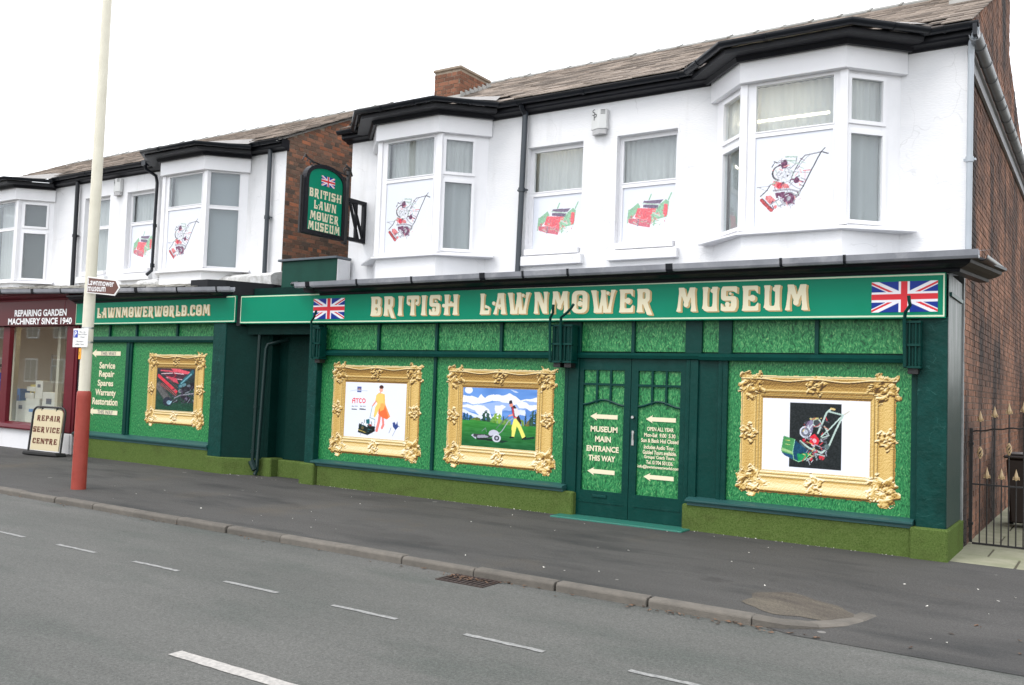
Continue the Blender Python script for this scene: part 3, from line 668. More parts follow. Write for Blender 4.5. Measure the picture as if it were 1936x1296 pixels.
# ------------------------------------------------------------------ shared building pieces
def zf(x): return .0042 * (-1.45 - x)       # the long fascia climbs very slightly to the left
def wall_holes(mb, x0, x1, z0, z1, y, holes, depth=.12):
    X = sorted({x0, x1} | {h[0] for h in holes} | {h[1] for h in holes}); Z = sorted({z0, z1} | {h[2] for h in holes} | {h[3] for h in holes})
    for i in range(len(X) - 1):
        for j in range(len(Z) - 1):
            cx, cz = (X[i] + X[i + 1]) / 2, (Z[j] + Z[j + 1]) / 2
            if any(h[0] < cx < h[1] and h[2] < cz < h[3] for h in holes): continue
            mb.add([(X[i], y, Z[j]), (X[i + 1], y, Z[j]), (X[i + 1], y, Z[j + 1]), (X[i], y, Z[j + 1])], [(0, 1, 2, 3)])
    for a, b, c, d in holes:
        mb.add([(a, y, c), (b, y, c), (b, y, d), (a, y, d), (a, y + depth, c), (b, y + depth, c), (b, y + depth, d), (a, y + depth, d)],
               [(0, 4, 5, 1), (1, 5, 6, 2), (2, 6, 7, 3), (3, 7, 4, 0)])
def curtain(fr, s0, s1, z0, z1, d, parent, m=NET, amp=.014, name='curtain', wl=.085):
    x, y, dx, dy = fr; nx, ny = dy, -dx; n = max(8, int((s1 - s0) / .012)); vs = []; ph = random.random() * 6
    for i in range(n + 1):
        s = lerp(s0, s1, i / n); o = amp * math.sin(s / wl * 2 * math.pi + ph + 1.2 * math.sin(s * 9 + ph)) + amp * .5 * math.sin(s / wl * 3.7 + ph)
        for k in range(5):
            t = k / 4; dd = d + o * (1 - .35 * t); vs.append((x + dx * s + nx * dd, y + dy * s + ny * dd, lerp(z0, z1, t)))
    mb = MB(); mb.add(vs, [(i * 5 + k, (i + 1) * 5 + k, (i + 1) * 5 + k + 1, i * 5 + k + 1) for i in range(n) for k in range(4)])
    return part(name, mb, m, parent, smooth=True)
def pane(fr, s0, s1, z0, z1, d, parent, m=GLASS):
    mb = MB(); mb.lbox(fr, s0, s1, z0, z1, d - .004, d); return part('pane', mb, m, parent)
def window_unit(fr, s0, s1, z0, z1, parent, glasses, d=0, panel=None, cas=False, name='window_frame'):
    """glasses: list of (s0,s1,z0,z1) openings; the frame is everything else, with a raised bead round each"""
    mb = MB(); X = sorted({s0, s1} | {g[0] for g in glasses} | {g[1] for g in glasses}); Z = sorted({z0, z1} | {g[2] for g in glasses} | {g[3] for g in glasses})
    allg = glasses
    # vertical members
    gs0 = min(g[0] for g in allg); gs1 = max(g[1] for g in allg)
    mb.lbox(fr, s0, gs0, z0, z1, d - .05, d); mb.lbox(fr, gs1, s1, z0, z1, d - .05, d)
    zz = sorted(allg, key=lambda g: g[2]); prev = z0
    for g in zz: mb.lbox(fr, gs0, gs1, prev, g[2], d - .05, d - .0015); prev = g[3]
    mb.lbox(fr, gs0, gs1, prev, z1, d - .05, d - .0015)
    for g in allg:      # raised bead / sash
        b = .045 if cas else .016; t = .022 if cas else .008
        mb.lbox(fr, g[0] - b, g[0], g[2] - b, g[3] + b, d + .001, d + t); mb.lbox(fr, g[1], g[1] + b, g[2] - b, g[3] + b, d + .001, d + t)
        mb.lbox(fr, g[0], g[1], g[2] - b, g[2], d + .001, d + t - .001); mb.lbox(fr, g[0], g[1], g[3], g[3] + b, d + .001, d + t - .001)
    o = part(name, mb, UPVC, parent, smooth=False)
    return o

def draw_mower(pale):
    """walk-behind mower with engine and long handles, printed on white, its colours paled to paint in veiling glare; x,z 0..1"""
    def f(X, Z, w, h):
        C = canvas(X, (219, 223, 232)); A = None
        Y = Z
        g = lambda c: tuple(lerp(v, 236, pale) for v in c)  # lifts each colour towards white: veiling glare painted into the print
        dk, rd, gy, pu, gn = g((60, 58, 66)), g((205, 112, 115)), g((150, 150, 158)), g((95, 50, 80)), g((150, 175, 160))
        def P(u, v): return ((u - 222) / 1038, 1 - (v + .107 * (u - 200) - 137) / 1223)
        def ln(pts, t, c): fill(C, line(X * 1, Y * (h / w), [(P(*p)[0], P(*p)[1] * h / w) for p in pts], t / 1060), c)
        def pl(pts, c): fill(C, inpoly(X, Y, [P(*p) for p in pts]), c)
        def ds(u, v, r, c, k=1): q = P(u, v); fill(C, disc(X, Y, q[0], q[1], r / 1060, r / 1060 * w / h * k), c)
        ln([(1200, 345), (1110, 320), (1080, 380), (970, 600), (880, 790), (800, 900), (700, 930)], 17, dk)
        ln([(1160, 270), (1110, 325), (900, 370), (850, 420), (780, 540), (735, 640), (700, 740)], 13, dk)
        ln([(980, 355), (930, 390), (740, 600)], 9, gy); ln([(740, 590), (960, 600)], 10, gy)
        ln([(905, 570), (905, 720)], 9, rd); ln([(880, 575), (970, 565)], 10, rd); ln([(820, 590), (820, 690)], 7, gy)
        ds(790, 705, 42, pu); ln([(720, 690), (880, 725)], 22, pu)
        ds(560, 610, 110, dk, 1); ds(566, 606, 92, g((215, 217, 224)))
        pl([(570, 440), (655, 425), (670, 540), (590, 560)], pu); ln([(660, 440), (780, 445), (790, 390), (640, 390)], 18, gn)
        ln([(790, 400), (780, 480), (700, 550)], 15, gy)
        ds(632, 642, 102, gy); ds(632, 640, 95, g((205, 208, 216))); ds(668, 645, 14, dk)
        pl([(455, 770), (480, 715), (600, 740), (680, 760), (700, 810), (540, 830)], rd); ds(560, 780, 38, g((190, 40, 60)))
        ln([(440, 765), (390, 850), (300, 935)], 15, dk); ln([(250, 815), (400, 795), (470, 760)], 8, gy); ln([(260, 805), (370, 855)], 7, gy)
        ln([(480, 850), (700, 830), (840, 860), (790, 930)], 26, gy); ln([(690, 730), (780, 800), (860, 830)], 14, gy)
        ds(690, 950, 96, gy); ds(690, 950, 78, pu); ds(690, 950, 30, gy); pl([(500, 880), (640, 860), (620, 960), (520, 950)], pu)
        pl([(375, 925), (440, 915), (520, 985), (430, 1035), (370, 970)], rd); ln([(320, 985), (455, 1115)], 55, g((170, 60, 65))); ln([(330, 965), (468, 1095)], 14, dk)
        ln([(430, 1050), (560, 960), (640, 1050)], 20, gy); ds(510, 1070, 24, rd); ln([(560, 1060), (640, 1010)], 22, gy)
        bits(C, X, Y, w / h, lambda *p: [P(*q) for q in p], 80, (470, 400, 850, 1060), [gy, gy, dk, pu, g((225, 150, 150)), gn, g((205, 208, 216))], .010, 60, 4)
        n = vnoise(X * 90, Y * 90, 3)[..., None]; C = np.where((np.abs(C - np.array((219, 223, 232))).sum(-1) > 20)[..., None], C + (n - .5) * 60, C)
        return C, None
    return f
def draw_roller(pale):
    """wide red and green cylinder mower"""
    def f(X, Z, w, h):
        C = canvas(X, (219, 223, 232)); g = lambda c: tuple(lerp(v, 236, pale) for v in c)  # roller colours are lightened too, glare put into the print
        rd, gn, dk, rd2, lg = g((222, 85, 95)), g((125, 175, 140)), g((95, 80, 105)), g((190, 90, 105)), g((170, 195, 180))
        def P(u, v): return ((u - 1140) / 646, 1 - (v + .10 * (u - 1150) - 104) / 674)
        def pl(pts, c): fill(C, inpoly(X, Z, [P(*p) for p in pts]), c)
        def ln(pts, t, c): fill(C, line(X, Z * (h / w), [(P(*p)[0], P(*p)[1] * h / w) for p in pts], t / 660), c)
        pl([(1210, 380), (1330, 280), (1360, 330), (1260, 470), (1210, 480)], gn); pl([(1600, 290), (1670, 230), (1710, 260), (1690, 440), (1560, 480), (1500, 540), (1490, 420), (1550, 370)], gn)
        pl([(1400, 255), (1640, 235), (1600, 285), (1390, 290)], dk); pl([(1395, 300), (1585, 300), (1570, 350), (1390, 335)], dk)
        ln([(1385, 285), (1600, 300)], 12, lg); ln([(1465, 240), (1490, 175)], 16, gn); ln([(1700, 240), (1735, 155)], 16, gn)
        pl([(1325, 345), (1560, 345), (1540, 400), (1490, 420), (1500, 500), (1290, 460)], rd); pl([(1650, 285), (1695, 290), (1690, 420), (1655, 450), (1640, 400)], rd)
        pl([(1210, 480), (1330, 470), (1500, 500), (1480, 580), (1330, 560), (1215, 530)], rd2); ln([(1340, 480), (1330, 560)], 14, dk)
        for u, v in ((1380, 390), (1430, 380), (1460, 430)): ln([(u, v), (u - 14, v + 60)], 9, rd2)
        ln([(1520, 400), (1600, 430)], 24, lg); ln([(1540, 460), (1530, 550)], 16, gn); ln([(1215, 370), (1200, 530)], 12, gn)
        bits(C, X, Z, w / h, lambda *p: [P(*q) for q in p], 70, (1240, 330, 1690, 540), [rd2, rd, lg, gn, g((240, 150, 155)), g((150, 110, 120))], .010, 40, 6)
        n = vnoise(X * 80, Z * 70, 5)[..., None]; C = np.where((np.abs(C - np.array((219, 223, 232))).sum(-1) > 20)[..., None], C + (n - .5) * 40, C)
        return C, None
    return f

SLATER = mat('pale_bay_roof_felt', (.36, .35, .34), .8, (.22, .21, .20), 5, .5, .5, 30)
def bay(root, xl, xr, fill_left=True, style='curtain', lit=False, wall=.9, yf=.35, ch=(.58, .54), cas=True, printit=True, chs=(.10, .51), lab=None):
    wl, wr = xl - ch[0], xr + ch[1]
    path = [(wl, wall + .02), (xl, yf), (xr, yf), (wr, wall + .02)]
    mb = MB()
    mb.sweep(path, [(0, 3.12), (.0, 3.56), (-.12, 3.56), (-.12, 3.12)])                # rendered skirt
    b = part('bay_window', mb, WHITE, root, lab)
    mb = MB(); mb.sweep(path, [(.075, 5.44), (.075, 5.74), (-.02, 5.74), (-.02, 5.44)]); part('head_board', mb, UPVC, b)
    mb = MB(); mb.sweep([(wl - .12, wall - .02)] + path[1:3] + [(wr + .14, wall - .02)], [(.06, 3.56), (.085, 3.565), (.085, 3.59), (-.03, 3.625), (-.1, 3.625), (-.1, 3.56)]); part('window_sill', mb, UPVC, b)
    frf, n = frame((xl, yf), (xr, yf)); x0, z0, z1, tr = .13, 3.66, 5.40, (4.76, 4.83)
    fs0, fs1 = .15, n - .12
    window_unit(frf, 0.045, n - .03, 3.62, 5.44, b, [(fs0, fs1, tr[1], z1), (fs0, fs1, z0, tr[0])], d=-.02)
    pane(frf, fs0, fs1, tr[1], z1, -.035, b)
    mb = MB()
    if printit:
        mb.lbox(frf, fs0, fs1, z0, tr[0], -.05, -.03); pp = part('picture_panel', mb, PANELW, b)
        print_mesh('mower_print', frf[0] + fs0 + .003, frf[0] + fs1 - .003, z0 + .003, tr[0] - .003, yf + .028, .0055, draw_mower(.10), b)
    else: pane(frf, fs0, fs1, z0, tr[0], -.035, b)
    sides = [((xr, yf), (wr, wall), False)]
    if fill_left: sides.append(((wl, wall), (xl, yf), True))
    for p, q, flip in sides:
        fr, m_ = frame(p, q); a, c = chs
        if flip: a, c = m_ - c - .04, m_ - a + .02
        w0, w1 = (.02, m_ - .02)
        zt = (4.86, 5.35, 3.69, 4.70) if cas else (4.80, 5.41, 3.59, 4.73)
        window_unit(fr, w0, w1, 3.62, 5.44, b, [(a, c, zt[0], zt[1]), (a, c, zt[2] if cas else 3.66, zt[3])], d=-.02, cas=cas)
        for g in ((a, c, zt[0], zt[1]), (a, c, max(zt[2], 3.66), zt[3])): pane(fr, *g, -.035, b)
        if style == 'curtain':
            curtain(fr, a - .09, c + .12, zt[0] - .02, 5.42, -.10, b); curtain(fr, a - .09, c + .12, 3.63, zt[3] + .02, -.115, b, m=NET2, amp=.025, wl=.33)
        else:
            mb = MB(); mb.lbox(fr, a - .04, c + .04, 3.62, 5.43, -.15, -.145); part('blind', mb, BLIND if style == 'blind' else BLINDD, b)
    for p in ((xl, yf), (xr, yf)):                          # corner posts
        mb = MB(); mb.prism([(p[0] - .045, p[1] - .005), (p[0] + .045, p[1] - .005), (p[0] + .045, p[1] + .07), (p[0] - .045, p[1] + .07)], 'z', 3.622, 5.438); part('corner_post', mb, UPVC, b)
    if style == 'curtain': curtain(frf, fs0 - .04, fs1 + .04, tr[1] - .03, 5.42, -.16, b)
    elif style == 'blind':
        mb = MB(); mb.lbox(frf, fs0 - .05, fs1 + .05, 3.62, 5.43, -.17, -.165); part('blind', mb, mat('beige_grey_blind', (.46, .47, .46), .8), b)
    else: curtain(frf, fs0 - .04, fs1 + .04, 3.63, 5.42, -.3, b)
    # eaves of the bay: black soffit and moulding, gutter
    ep = [(wl - .02, wall + .02), (xl, yf), (xr, yf), (wr + .02, wall + .02)]
    mb = MB(); mb.sweep(ep, [(-.05, 5.742), (.33, 5.742), (.335, 5.80), (-.05, 5.82)]); mb.sweep(ep, [(.09, 5.69), (.13, 5.69), (.16, 5.741), (.09, 5.741)])
    part('bay_eaves', mb, BLACK, b)
    gutter([(p[0] + sgn * .0, p[1]) for p, sgn in zip(ep, (0, 0, 0, 0))], .395, 5.86, b, BLACKG)
    # little roof of the bay running back into the main roof
    mb = MB(); G = .40
    fl = (xl - .16, yf - G); frr = (xr + .16, yf - G); bl = (wl - .33, .55); br = (wr + .33, .55)
    vs = [(fl[0], fl[1] + .03, 5.85), (frr[0], frr[1] + .03, 5.85), (br[0], br[1], 5.87), (bl[0], bl[1], 5.87), (xl + .1, 1.4, 6.29), (xr - .1, 1.4, 6.29), (wr + .1, 1.0, 6.10), (wl - .1, 1.0, 6.10)]
    mb.add(vs, [(0, 1, 5, 4), (1, 2, 6, 5), (3, 0, 4, 7)]); part('bay_roof', mb, SLATER, b)
    return b
def gutter(path, off, ztop, parent, m, r=.055, n=8, name='gutter', joints=True, brackets=.9, jm=None):
    prof = []
    for k in range(n + 1): a = math.pi + math.pi * k / n; prof.append((off + r * math.cos(a), ztop - .012 + r * math.sin(a)))
    prof = [(off - r, ztop)] + prof + [(off + r + .006, ztop), (off + r + .006, ztop - .012), (off + r - .006, ztop - .02)] + [(off + (r - .006) * math.cos(-math.pi * k / n), ztop - .018 + (r - .006) * math.sin(-math.pi * k / n)) for k in range(1, n)]
    prof = [(off - r, ztop)] + [(off + r * math.cos(math.pi + math.pi * k / n), ztop - .01 + r * 1.0 * math.sin(math.pi + math.pi * k / n)) for k in range(n + 1)] + [(off + r, ztop), (off + r - .007, ztop)] + [(off + (r - .007) * math.cos(-math.pi * k / n), ztop - .01 + (r - .007) * math.sin(-math.pi * k / n)) for k in range(n + 1)] + [(off - r + .007, ztop)]
    mb = MB(); mb.sweep(path, prof)
    if joints:
        P = [Vector(p) for p in path]
        for i in range(len(P) - 1):
            Ls = (P[i + 1] - P[i]).length; d = (P[i + 1] - P[i]) / Ls; s = .35 if Ls > .6 else Ls / 2
            while s < Ls - .05:
                q = P[i] + d * s
                pr = [(off + (r + .009) * math.cos(math.pi + math.pi * k / n), ztop - .01 + (r + .009) * math.sin(math.pi + math.pi * k / n)) for k in range(n + 1)]
                pr += [(a[0] * 1 - (a[0] - off) * .10, a[1] * 1 + .004) for a in pr[::-1]]
                mb.sweep([q, q + d * (.045 if random.random() < .6 else .02)], pr); s += brackets * random.choice((.7, 1, 1, 1.3))
    return part(name, mb, m, parent, smooth=True)
NET2 = net_mat('hanging_sheet_curtain', (.50, .53, .54), .03)

# ================================================================== the museum building
museum = thing('museum_building', 'white upper storey and dark green shopfront with four large framed pictures and double doors', 'building')
WY = .9
wl = MB(); H1 = (-7.28, -6.34, 3.58, 5.19); H2 = (-5.80, -4.89, 3.59, 5.19)
for a, b, hh in ((-10.85, -10.25, []), (-8.07, -4.29, [H1, H2])):
    w_ = MB(); wall_holes(w_, a, b, 3.05, 5.80, WY, hh); part('upper_wall', w_, WHITE, museum)
wall_holes(wl, -2.14, -1.385, 3.05, 5.80, WY, [])
w_ = MB(); w_.add([(-10.85, WY + .002, 3.05), (-10.85, WY + .002, 5.7), (-10.85, 9, 5.7), (-10.85, 9, 3.05)], [(0, 1, 2, 3)]); part('end_wall', w_, WHITE, museum)
wl.add([(-1.385, WY, 3.05), (-1.385, WY, 5.78), (-1.385, WY + .07, 5.78), (-1.385, WY + .07, 3.05)], [(0, 1, 2, 3)])
upper = part('upper_wall', wl, WHITE, museum)
# interior shell so that windows look into rooms
mb = MB()
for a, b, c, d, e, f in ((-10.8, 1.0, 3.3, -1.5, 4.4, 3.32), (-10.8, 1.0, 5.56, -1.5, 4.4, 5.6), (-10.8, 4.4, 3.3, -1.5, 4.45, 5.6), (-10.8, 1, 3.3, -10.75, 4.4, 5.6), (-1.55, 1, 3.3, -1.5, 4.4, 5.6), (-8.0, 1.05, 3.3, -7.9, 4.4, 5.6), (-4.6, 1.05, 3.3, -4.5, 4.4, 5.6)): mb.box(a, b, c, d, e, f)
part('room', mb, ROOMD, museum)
def flat_window(root, hole, tr, lab, style, sill=True, arch=False, fz=None, printit=True):
    x0, x1, z0, z1 = hole; fr = (x0, WY + .10, 1, 0); n = x1 - x0
    o = window_unit(fr, 0, n, z0, z1, root, [(.06, n - .055, tr + .035, z1 - .06), (.06, n - .055, z0 + .10, tr - .035)], name='window')
    if lab: o['label'] = lab
    pane(fr, .06, n - .055, tr + .035, z1 - .06, -.02, o)
    if printit:
        mb = MB(); mb.lbox(fr, .06, n - .055, z0 + .10, tr - .035, -.04, -.015); part('picture_panel', mb, PANELW, o)
        print_mesh('mower_print', x0 + .063, x1 - .058, z0 + .103, tr - .038, WY + .113, .005, draw_roller(.16), o)
    else: pane(fr, .06, n - .055, z0 + .10, tr - .035, -.02, o)
    curtain(fr, .02, n - .02, z0 + .05, z1 - .02, -.12, o) if not printit else curtain(fr, .02, n - .02, tr, z1 - .02, -.12, o)
    mb = MB(); mb.box(x0 + .02, WY - .06, z0 - .012, x1 - .02, WY + .10, z0 + .075); part('inner_sill', mb, UPVC, o, bevel=.006)
    if sill: mb = MB(); mb.box(x0 - .07, WY - .085, z0 - .17, x1 + .06, WY + .02, z0 - .03); part('stone_sill', mb, WHITE, o, bevel=.008)
    return o
flat_window(museum, H1, 4.50, 'left one of the two flat windows', 'c'); flat_window(museum, H2, 4.50, 'right one of the two flat windows', 'c')
bR = bay(museum, -3.79, -2.60, lab='bay window nearest the alley'); bL = bay(museum, -9.72, -8.52, lab='bay window beside the hanging sign')
mb = MB(); mb.tube([(-4.02, .85, 5.11), (-2.89, .85, 5.11)], .020, 8); part('fluorescent_tube', mb, TUBE, museum)
mb = MB(); mb.tube([(-7.25, 1.5, 5.30), (-6.35, 1.6, 5.34)], .02, 8); part('fluorescent_tube', mb, TUBE, museum)
# straight eaves
for a, b in ((-10.97, -10.28), (-8.0, -4.34), (-2.12, -1.26)):
    mb = MB(); mb.prism([(.93, 5.685), (.875, 5.69), (.86, 5.715), (.76, 5.73), (.745, 5.75), (.745, 5.885), (.93, 5.885)], 'x', a, b); part('eaves_board', mb, BLACK, museum)
for a, b in ((-11.0, -10.25), (-7.72, -4.56), (-1.95, -1.24)):
    gutter([(a, .745), (b, .745)], .058, 5.86, museum, BLACKG, brackets=1.1)
mb = MB(); mb.box(-1.30, .63, 5.70, -1.255, .95, 5.83); part('gutter_end', mb, BLACKG, museum)
# downpipes
def pipe(parent, pts, r, m, name='downpipe', clips=(), nrm=(0, 1, 0), sq=False):
    mb = MB(); mb.tube(pts, r, 4 if sq else 10)
    for c in clips:
        a = Vector(pts[0]); b = Vector(pts[-1]); t = (c - a.z) / (b.z - a.z); q = a.lerp(b, t); mb.tube([q + Vector((0, 0, .03)), q - Vector((0, 0, .03))], r * 1.28, 10); mb.box(q.x - r * 1.9, q.y, q.z - .012, q.x + r * 1.9, q.y + r * 1.2, q.z + .012)
    return part(name, mb, m, parent, smooth=True)
pipe(museum, [(-7.30, .82, 5.76), (-7.34, .82, 3.25)], .042, mat('charcoal_downpipe', (.035, .045, .055), .35), clips=(4.55,))
mb = MB(); mb.tube([(-7.30, .69, 5.80), (-7.30, .72, 5.74), (-7.30, .82, 5.68)], .036, 8); part('downpipe_elbow', mb, BLACKG, museum, smooth=True)
pipe(museum, [(-1.335, .83, 5.62), (-1.345, .83, 3.30)], .033, GREYP, clips=(4.35,))
mb = MB(); mb.tube([(-1.27, .69, 5.80), (-1.28, .71, 5.74), (-1.33, .80, 5.67), (-1.335, .83, 5.55)], .035, 8); part('downpipe_elbow', mb, GREYP, museum, smooth=True)
# side gutter along the alley wall, on a plain grey board
gs = gutter([(-1.385, .62), (-1.385, 9.8)], .115, 5.70, museum, mat('side_gutter_grey', (.10, .11, .12), .4, (.19, .20, .21), 3, .4), r=.065, brackets=.62, name='side_gutter')
mb = MB(); mb.box(-1.384, 1.0, 5.47, -1.35, 9.8, 5.60); mb.box(-1.384, .95, 5.60, -1.32, 9.8, 5.625); part('gutter_board', mb, mat('weathered_grey_board', (.34, .34, .35), .6, (.20, .20, .21), 3, .5), museum)
# roof
RY, RZt = 4.55, 7.80
mb = MB(); mb.add([(-10.9, .62, 5.845), (-1.33, .62, 5.845), (-1.33, RY, RZt - .02), (-10.9, RY, RZt - .02)], [(0, 1, 2, 3)])
mb.add([(-10.9, RY, RZt - .02), (-1.395, RY, RZt - .02), (-1.395, 9.6, 6.0), (-10.9, 9.6, 6.0)], [(0, 1, 2, 3)]); roofM = part('roof', mb, SLATEB, museum)
slate_roof(roofM, -10.9, -1.31, .63, 5.86, RY, RZt, SLATE, 300, skip=((-10.6, -7.6), (-4.7, -1.75)))
ridge_tiles(roofM, -10.55, -1.95, RY, RZt + .03)
# side (gable) wall in brick: lower courses, all real bricks over a mortar bed
mb = MB(); sx = -1.40
mb.add([(sx, WY + .02, -.1), (sx, 9.8, -.1), (sx, 9.8, 5.85), (sx, RY, RZt - .05), (sx, WY + .02, 5.93)], [(0, 1, 2, 3, 4)])
side = part('side_wall', mb, MORTAR, museum)
def side_in(s, z):
    y = .97 + s
    top = 5.80 + (y - .62) * .494 if y < RY else RZt - (y - RY) * .36
    return z < top - .02
def soot_brick(name='sooty_alley_brick', c1=(.195, .095, .058), c2=(.12, .064, .042), rnd=.30):
    m = mat(name, c1, .9, c2, 5, .5, .6, 60, rand=rnd)
    t = m.node_tree; l = t.links.new; b = t.nodes['Principled BSDF']; prev = b.inputs['Base Color'].links[0].from_socket
    g = N(t, 'ShaderNodeNewGeometry')
    for sc, nsc, p0, p1, dk in (((1, 1.0, .16), 1.5, .47, .60, (.16, .15, .16, 1)), ((1, .8, 1.1), .9, .42, .60, (.48, .46, .46, 1))):   # soot streaks, then broad grime
        mp = N(t, 'ShaderNodeMapping'); mp.inputs['Scale'].default_value = sc; n = N(t, 'ShaderNodeTexNoise'); n.inputs['Scale'].default_value = nsc; n.inputs['Detail'].default_value = 6
        l(g.outputs['Position'], mp.inputs[0]); l(mp.outputs[0], n.inputs['Vector']); r = N(t, 'ShaderNodeValToRGB')
        r.color_ramp.elements[0].position = p0; r.color_ramp.elements[0].color = (1.2, 1.15, 1.1, 1); r.color_ramp.elements[1].position = p1; r.color_ramp.elements[1].color = dk
        l(n.outputs['Fac'], r.inputs[0]); mx = N(t, 'ShaderNodeMix', data_type='RGBA', blend_type='MULTIPLY'); mx.inputs[0].default_value = 1
        l(prev, mx.inputs[6]); l(r.outputs[0], mx.inputs[7]); prev = mx.outputs[2]
    l(prev, b.inputs['Base Color']); return m
SOOT = soot_brick(); side.data.materials[0] = soot_brick('sooty_alley_mortar', (.20, .16, .13), (.12, .10, .085), 0)
brick_wall(side, (sx, WY + .061), (sx, 9.7), -.02, 7.8, SOOT, side_in, 240)
# chimneys
def chimney(root, x0, x1, y0, y1, z0, z1, lab, limit=300, flash=True, m=BRICKR):
    mb = MB(); mb.box(x0, y0, z0, x1, y1, z1 - .02); c = part('chimney', mb, MORTAR, root, lab)
    brick_wall(c, (x0, y0), (x1, y0), z0 + .01, z1 - .05, m, limit=limit); brick_wall(c, (x1, y0), (x1, y1), z0 + .01, z1 - .05, m, limit=limit)
    mb = MB(); mb.box(x0 - .03, y0 - .03, z1 - .05, x1 + .03, y1 + .03, z1); part('chimney_cap', mb, MORTAR, c, bevel=.01)
    return c
ch = chimney(museum, -10.42, -9.84, 2.52, 3.42, 6.70, 7.40, 'short brick chimney stack at the left end of the roof')
mb = MB()
for k in range(7): y = 2.52 + k * .13; z = 5.86 + (y - .63) * .495; mb.box(-9.825, y, z - .03, -9.805, y + .14, z + .13)
mb.box(-10.45, 2.49, 6.74, -9.80, 2.505, 6.86); part('flashing', mb, LEADW, ch)
ch2 = chimney(museum, -1.84, -1.405, 3.0, 6.1, 6.75, 8.9, 'tall brick chimney stack over the alley gable', 120, m=SOOT)
mb = MB(); mb.prism([(2.96, 6.96), (3.0, 6.96), (3.0, 7.10), (2.97, 7.10)], 'x', -1.87, -1.39); part('flashing', mb, LEADW, ch2)

# ---- ground floor: panels, frames, doors
def grass_panel(root, x0, x1, z0, z1, y=0., lab=None):
    mb = MB(); mb.add([(x0, y, z0), (x1, y, z0), (x1, y, z1), (x0, y, z1)], [(0, 1, 2, 3)])
    mb.box(x0, y + .002, z0, x1, y + .03, z1); return part('grass_print_panel', mb, GRASSP, root, lab)
back = MB(); back.box(-10.6, .035, 0, -5.78, .10, 2.55); back.box(-4.29, .035, 0, -1.5, .10, 2.55); back.box(-5.78, .06, -.02, -4.29, .12, 2.55)
part('shopfront_backing', back, DGREEN, museum)
tops = [(-10.40, -9.28), (-9.24, -8.17), (-8.13, -7.04), (-7.0, -6.02), (-5.77, -5.04), (-5.0, -4.31), (-4.12, -3.89), (-3.75, -2.78), (-2.74, -1.77)]
for a, b in tops: grass_panel(museum, a, b, 2.12, 2.50, .012)
for a, b in [(x - .022, x + .022) for x in (-9.26, -8.15, -7.02, -5.02, -2.76)] + [(-10.44, -10.39), (-6.03, -5.765), (-4.32, -4.11), (-3.90, -3.74), (-1.78, -1.70)]:
    mb = MB(); mb.box(a, -.032, 2.10, b, .034, 2.52); part('top_light_bar', mb, DGREEN, museum, bevel=.004)
mb = MB(); mb.prism([(-.09, 2.02), (-.10, 2.06), (-.06, 2.10), (.03, 2.10), (.03, 2.02)], 'x', -10.44, -5.98); mb.prism([(-.07, 2.03), (-.08, 2.07), (-.05, 2.10), (.03, 2.10), (.03, 2.03)], 'x', -5.98, -4.12); mb.prism([(-.09, 2.02), (-.10, 2.06), (-.06, 2.10), (.03, 2.10), (.03, 2.02)], 'x', -4.12, -1.76)
part('transom', mb, DGREEN, museum)
for a, b in ((-10.43, -8.175), (-8.125, -5.98), (-3.775, -1.765)): grass_panel(museum, a, b, .385, 2.02)
mb = MB(); mb.box(-8.175, -.035, .38, -8.125, .034, 2.02); part('mullion', mb, DGREEN, museum, bevel=.005)
for a, b in ((-5.98, -5.775), (-4.295, -4.14), (-3.89, -3.775)):
    mb = MB(); mb.box(a, -.045, 0, b, .034, 2.025); mb.box(a + .04, -.055, 0, a + .055, -.044, 2.02); part('door_post', mb, DGREEN, museum, bevel=.004)
mb = MB(); mb.box(-4.14, -.012, .3, -3.89, .034, 2.02); part('blank_panel', mb, DGREEN, museum)
mb = MB(); mb.box(-1.765, -.045, .3, -1.70, .034, 2.06); part('window_post', mb, DGREEN, museum, bevel=.004)
mb = MB(); mb.box(-10.62, -.12, .30, -10.43, .034, 2.50); part('left_pier', mb, DGREEN2, museum, bevel=.006)
mb = MB(); mb.box(-1.70, -.10, .30, -1.415, WY + .06, 2.50); mb.box(-1.70, -.10, 2.50, -1.43, WY + .06, 2.96); part('right_pier', mb, DGREEN2, museum, bevel=.006)
mb = MB(); mb.box(-1.43, -.05, 2.72, -1.385, .80, 2.76); part('side_moulding', mb, DGREEN, museum)
STREAK = mat('weathered_grey_green_paint', (.20, .21, .21), .45, (.008, .035, .030), 2.2, .34, .35, 14, stretch=(1, 4.5, .42), spec=.35)
def wear_side():
    m = STREAK; t = m.node_tree; l = t.links.new; b = t.nodes['Principled BSDF']; prev = b.inputs['Base Color'].links[0].from_socket
    g = N(t, 'ShaderNodeNewGeometry'); sp = N(t, 'ShaderNodeSeparateXYZ'); n = N(t, 'ShaderNodeTexNoise'); n.inputs['Scale'].default_value = 2.5; l(g.outputs['Position'], sp.inputs[0]); l(g.outputs['Position'], n.inputs['Vector'])
    a = N(t, 'ShaderNodeMath', operation='MULTIPLY_ADD'); a.inputs[1].default_value = 1.1; l(n.outputs['Fac'], a.inputs[0]); l(sp.outputs['Z'], a.inputs[2]); mr = N(t, 'ShaderNodeMapRange'); mr.inputs['From Min'].default_value = 2.0; mr.inputs['From Max'].default_value = 2.9; l(a.outputs[0], mr.inputs['Value'])
    mx = N(t, 'ShaderNodeMix', data_type='RGBA'); mx.inputs[6].default_value = (.003, .026, .021, 1); l(mr.outputs[0], mx.inputs[0]); l(prev, mx.inputs[7]); l(mx.outputs[2], b.inputs['Base Color'])
wear_side()
mb = MB(); mb.box(-1.4145, -.095, .33, -1.408, .90, 2.95); part('pier_side', mb, STREAK, museum)
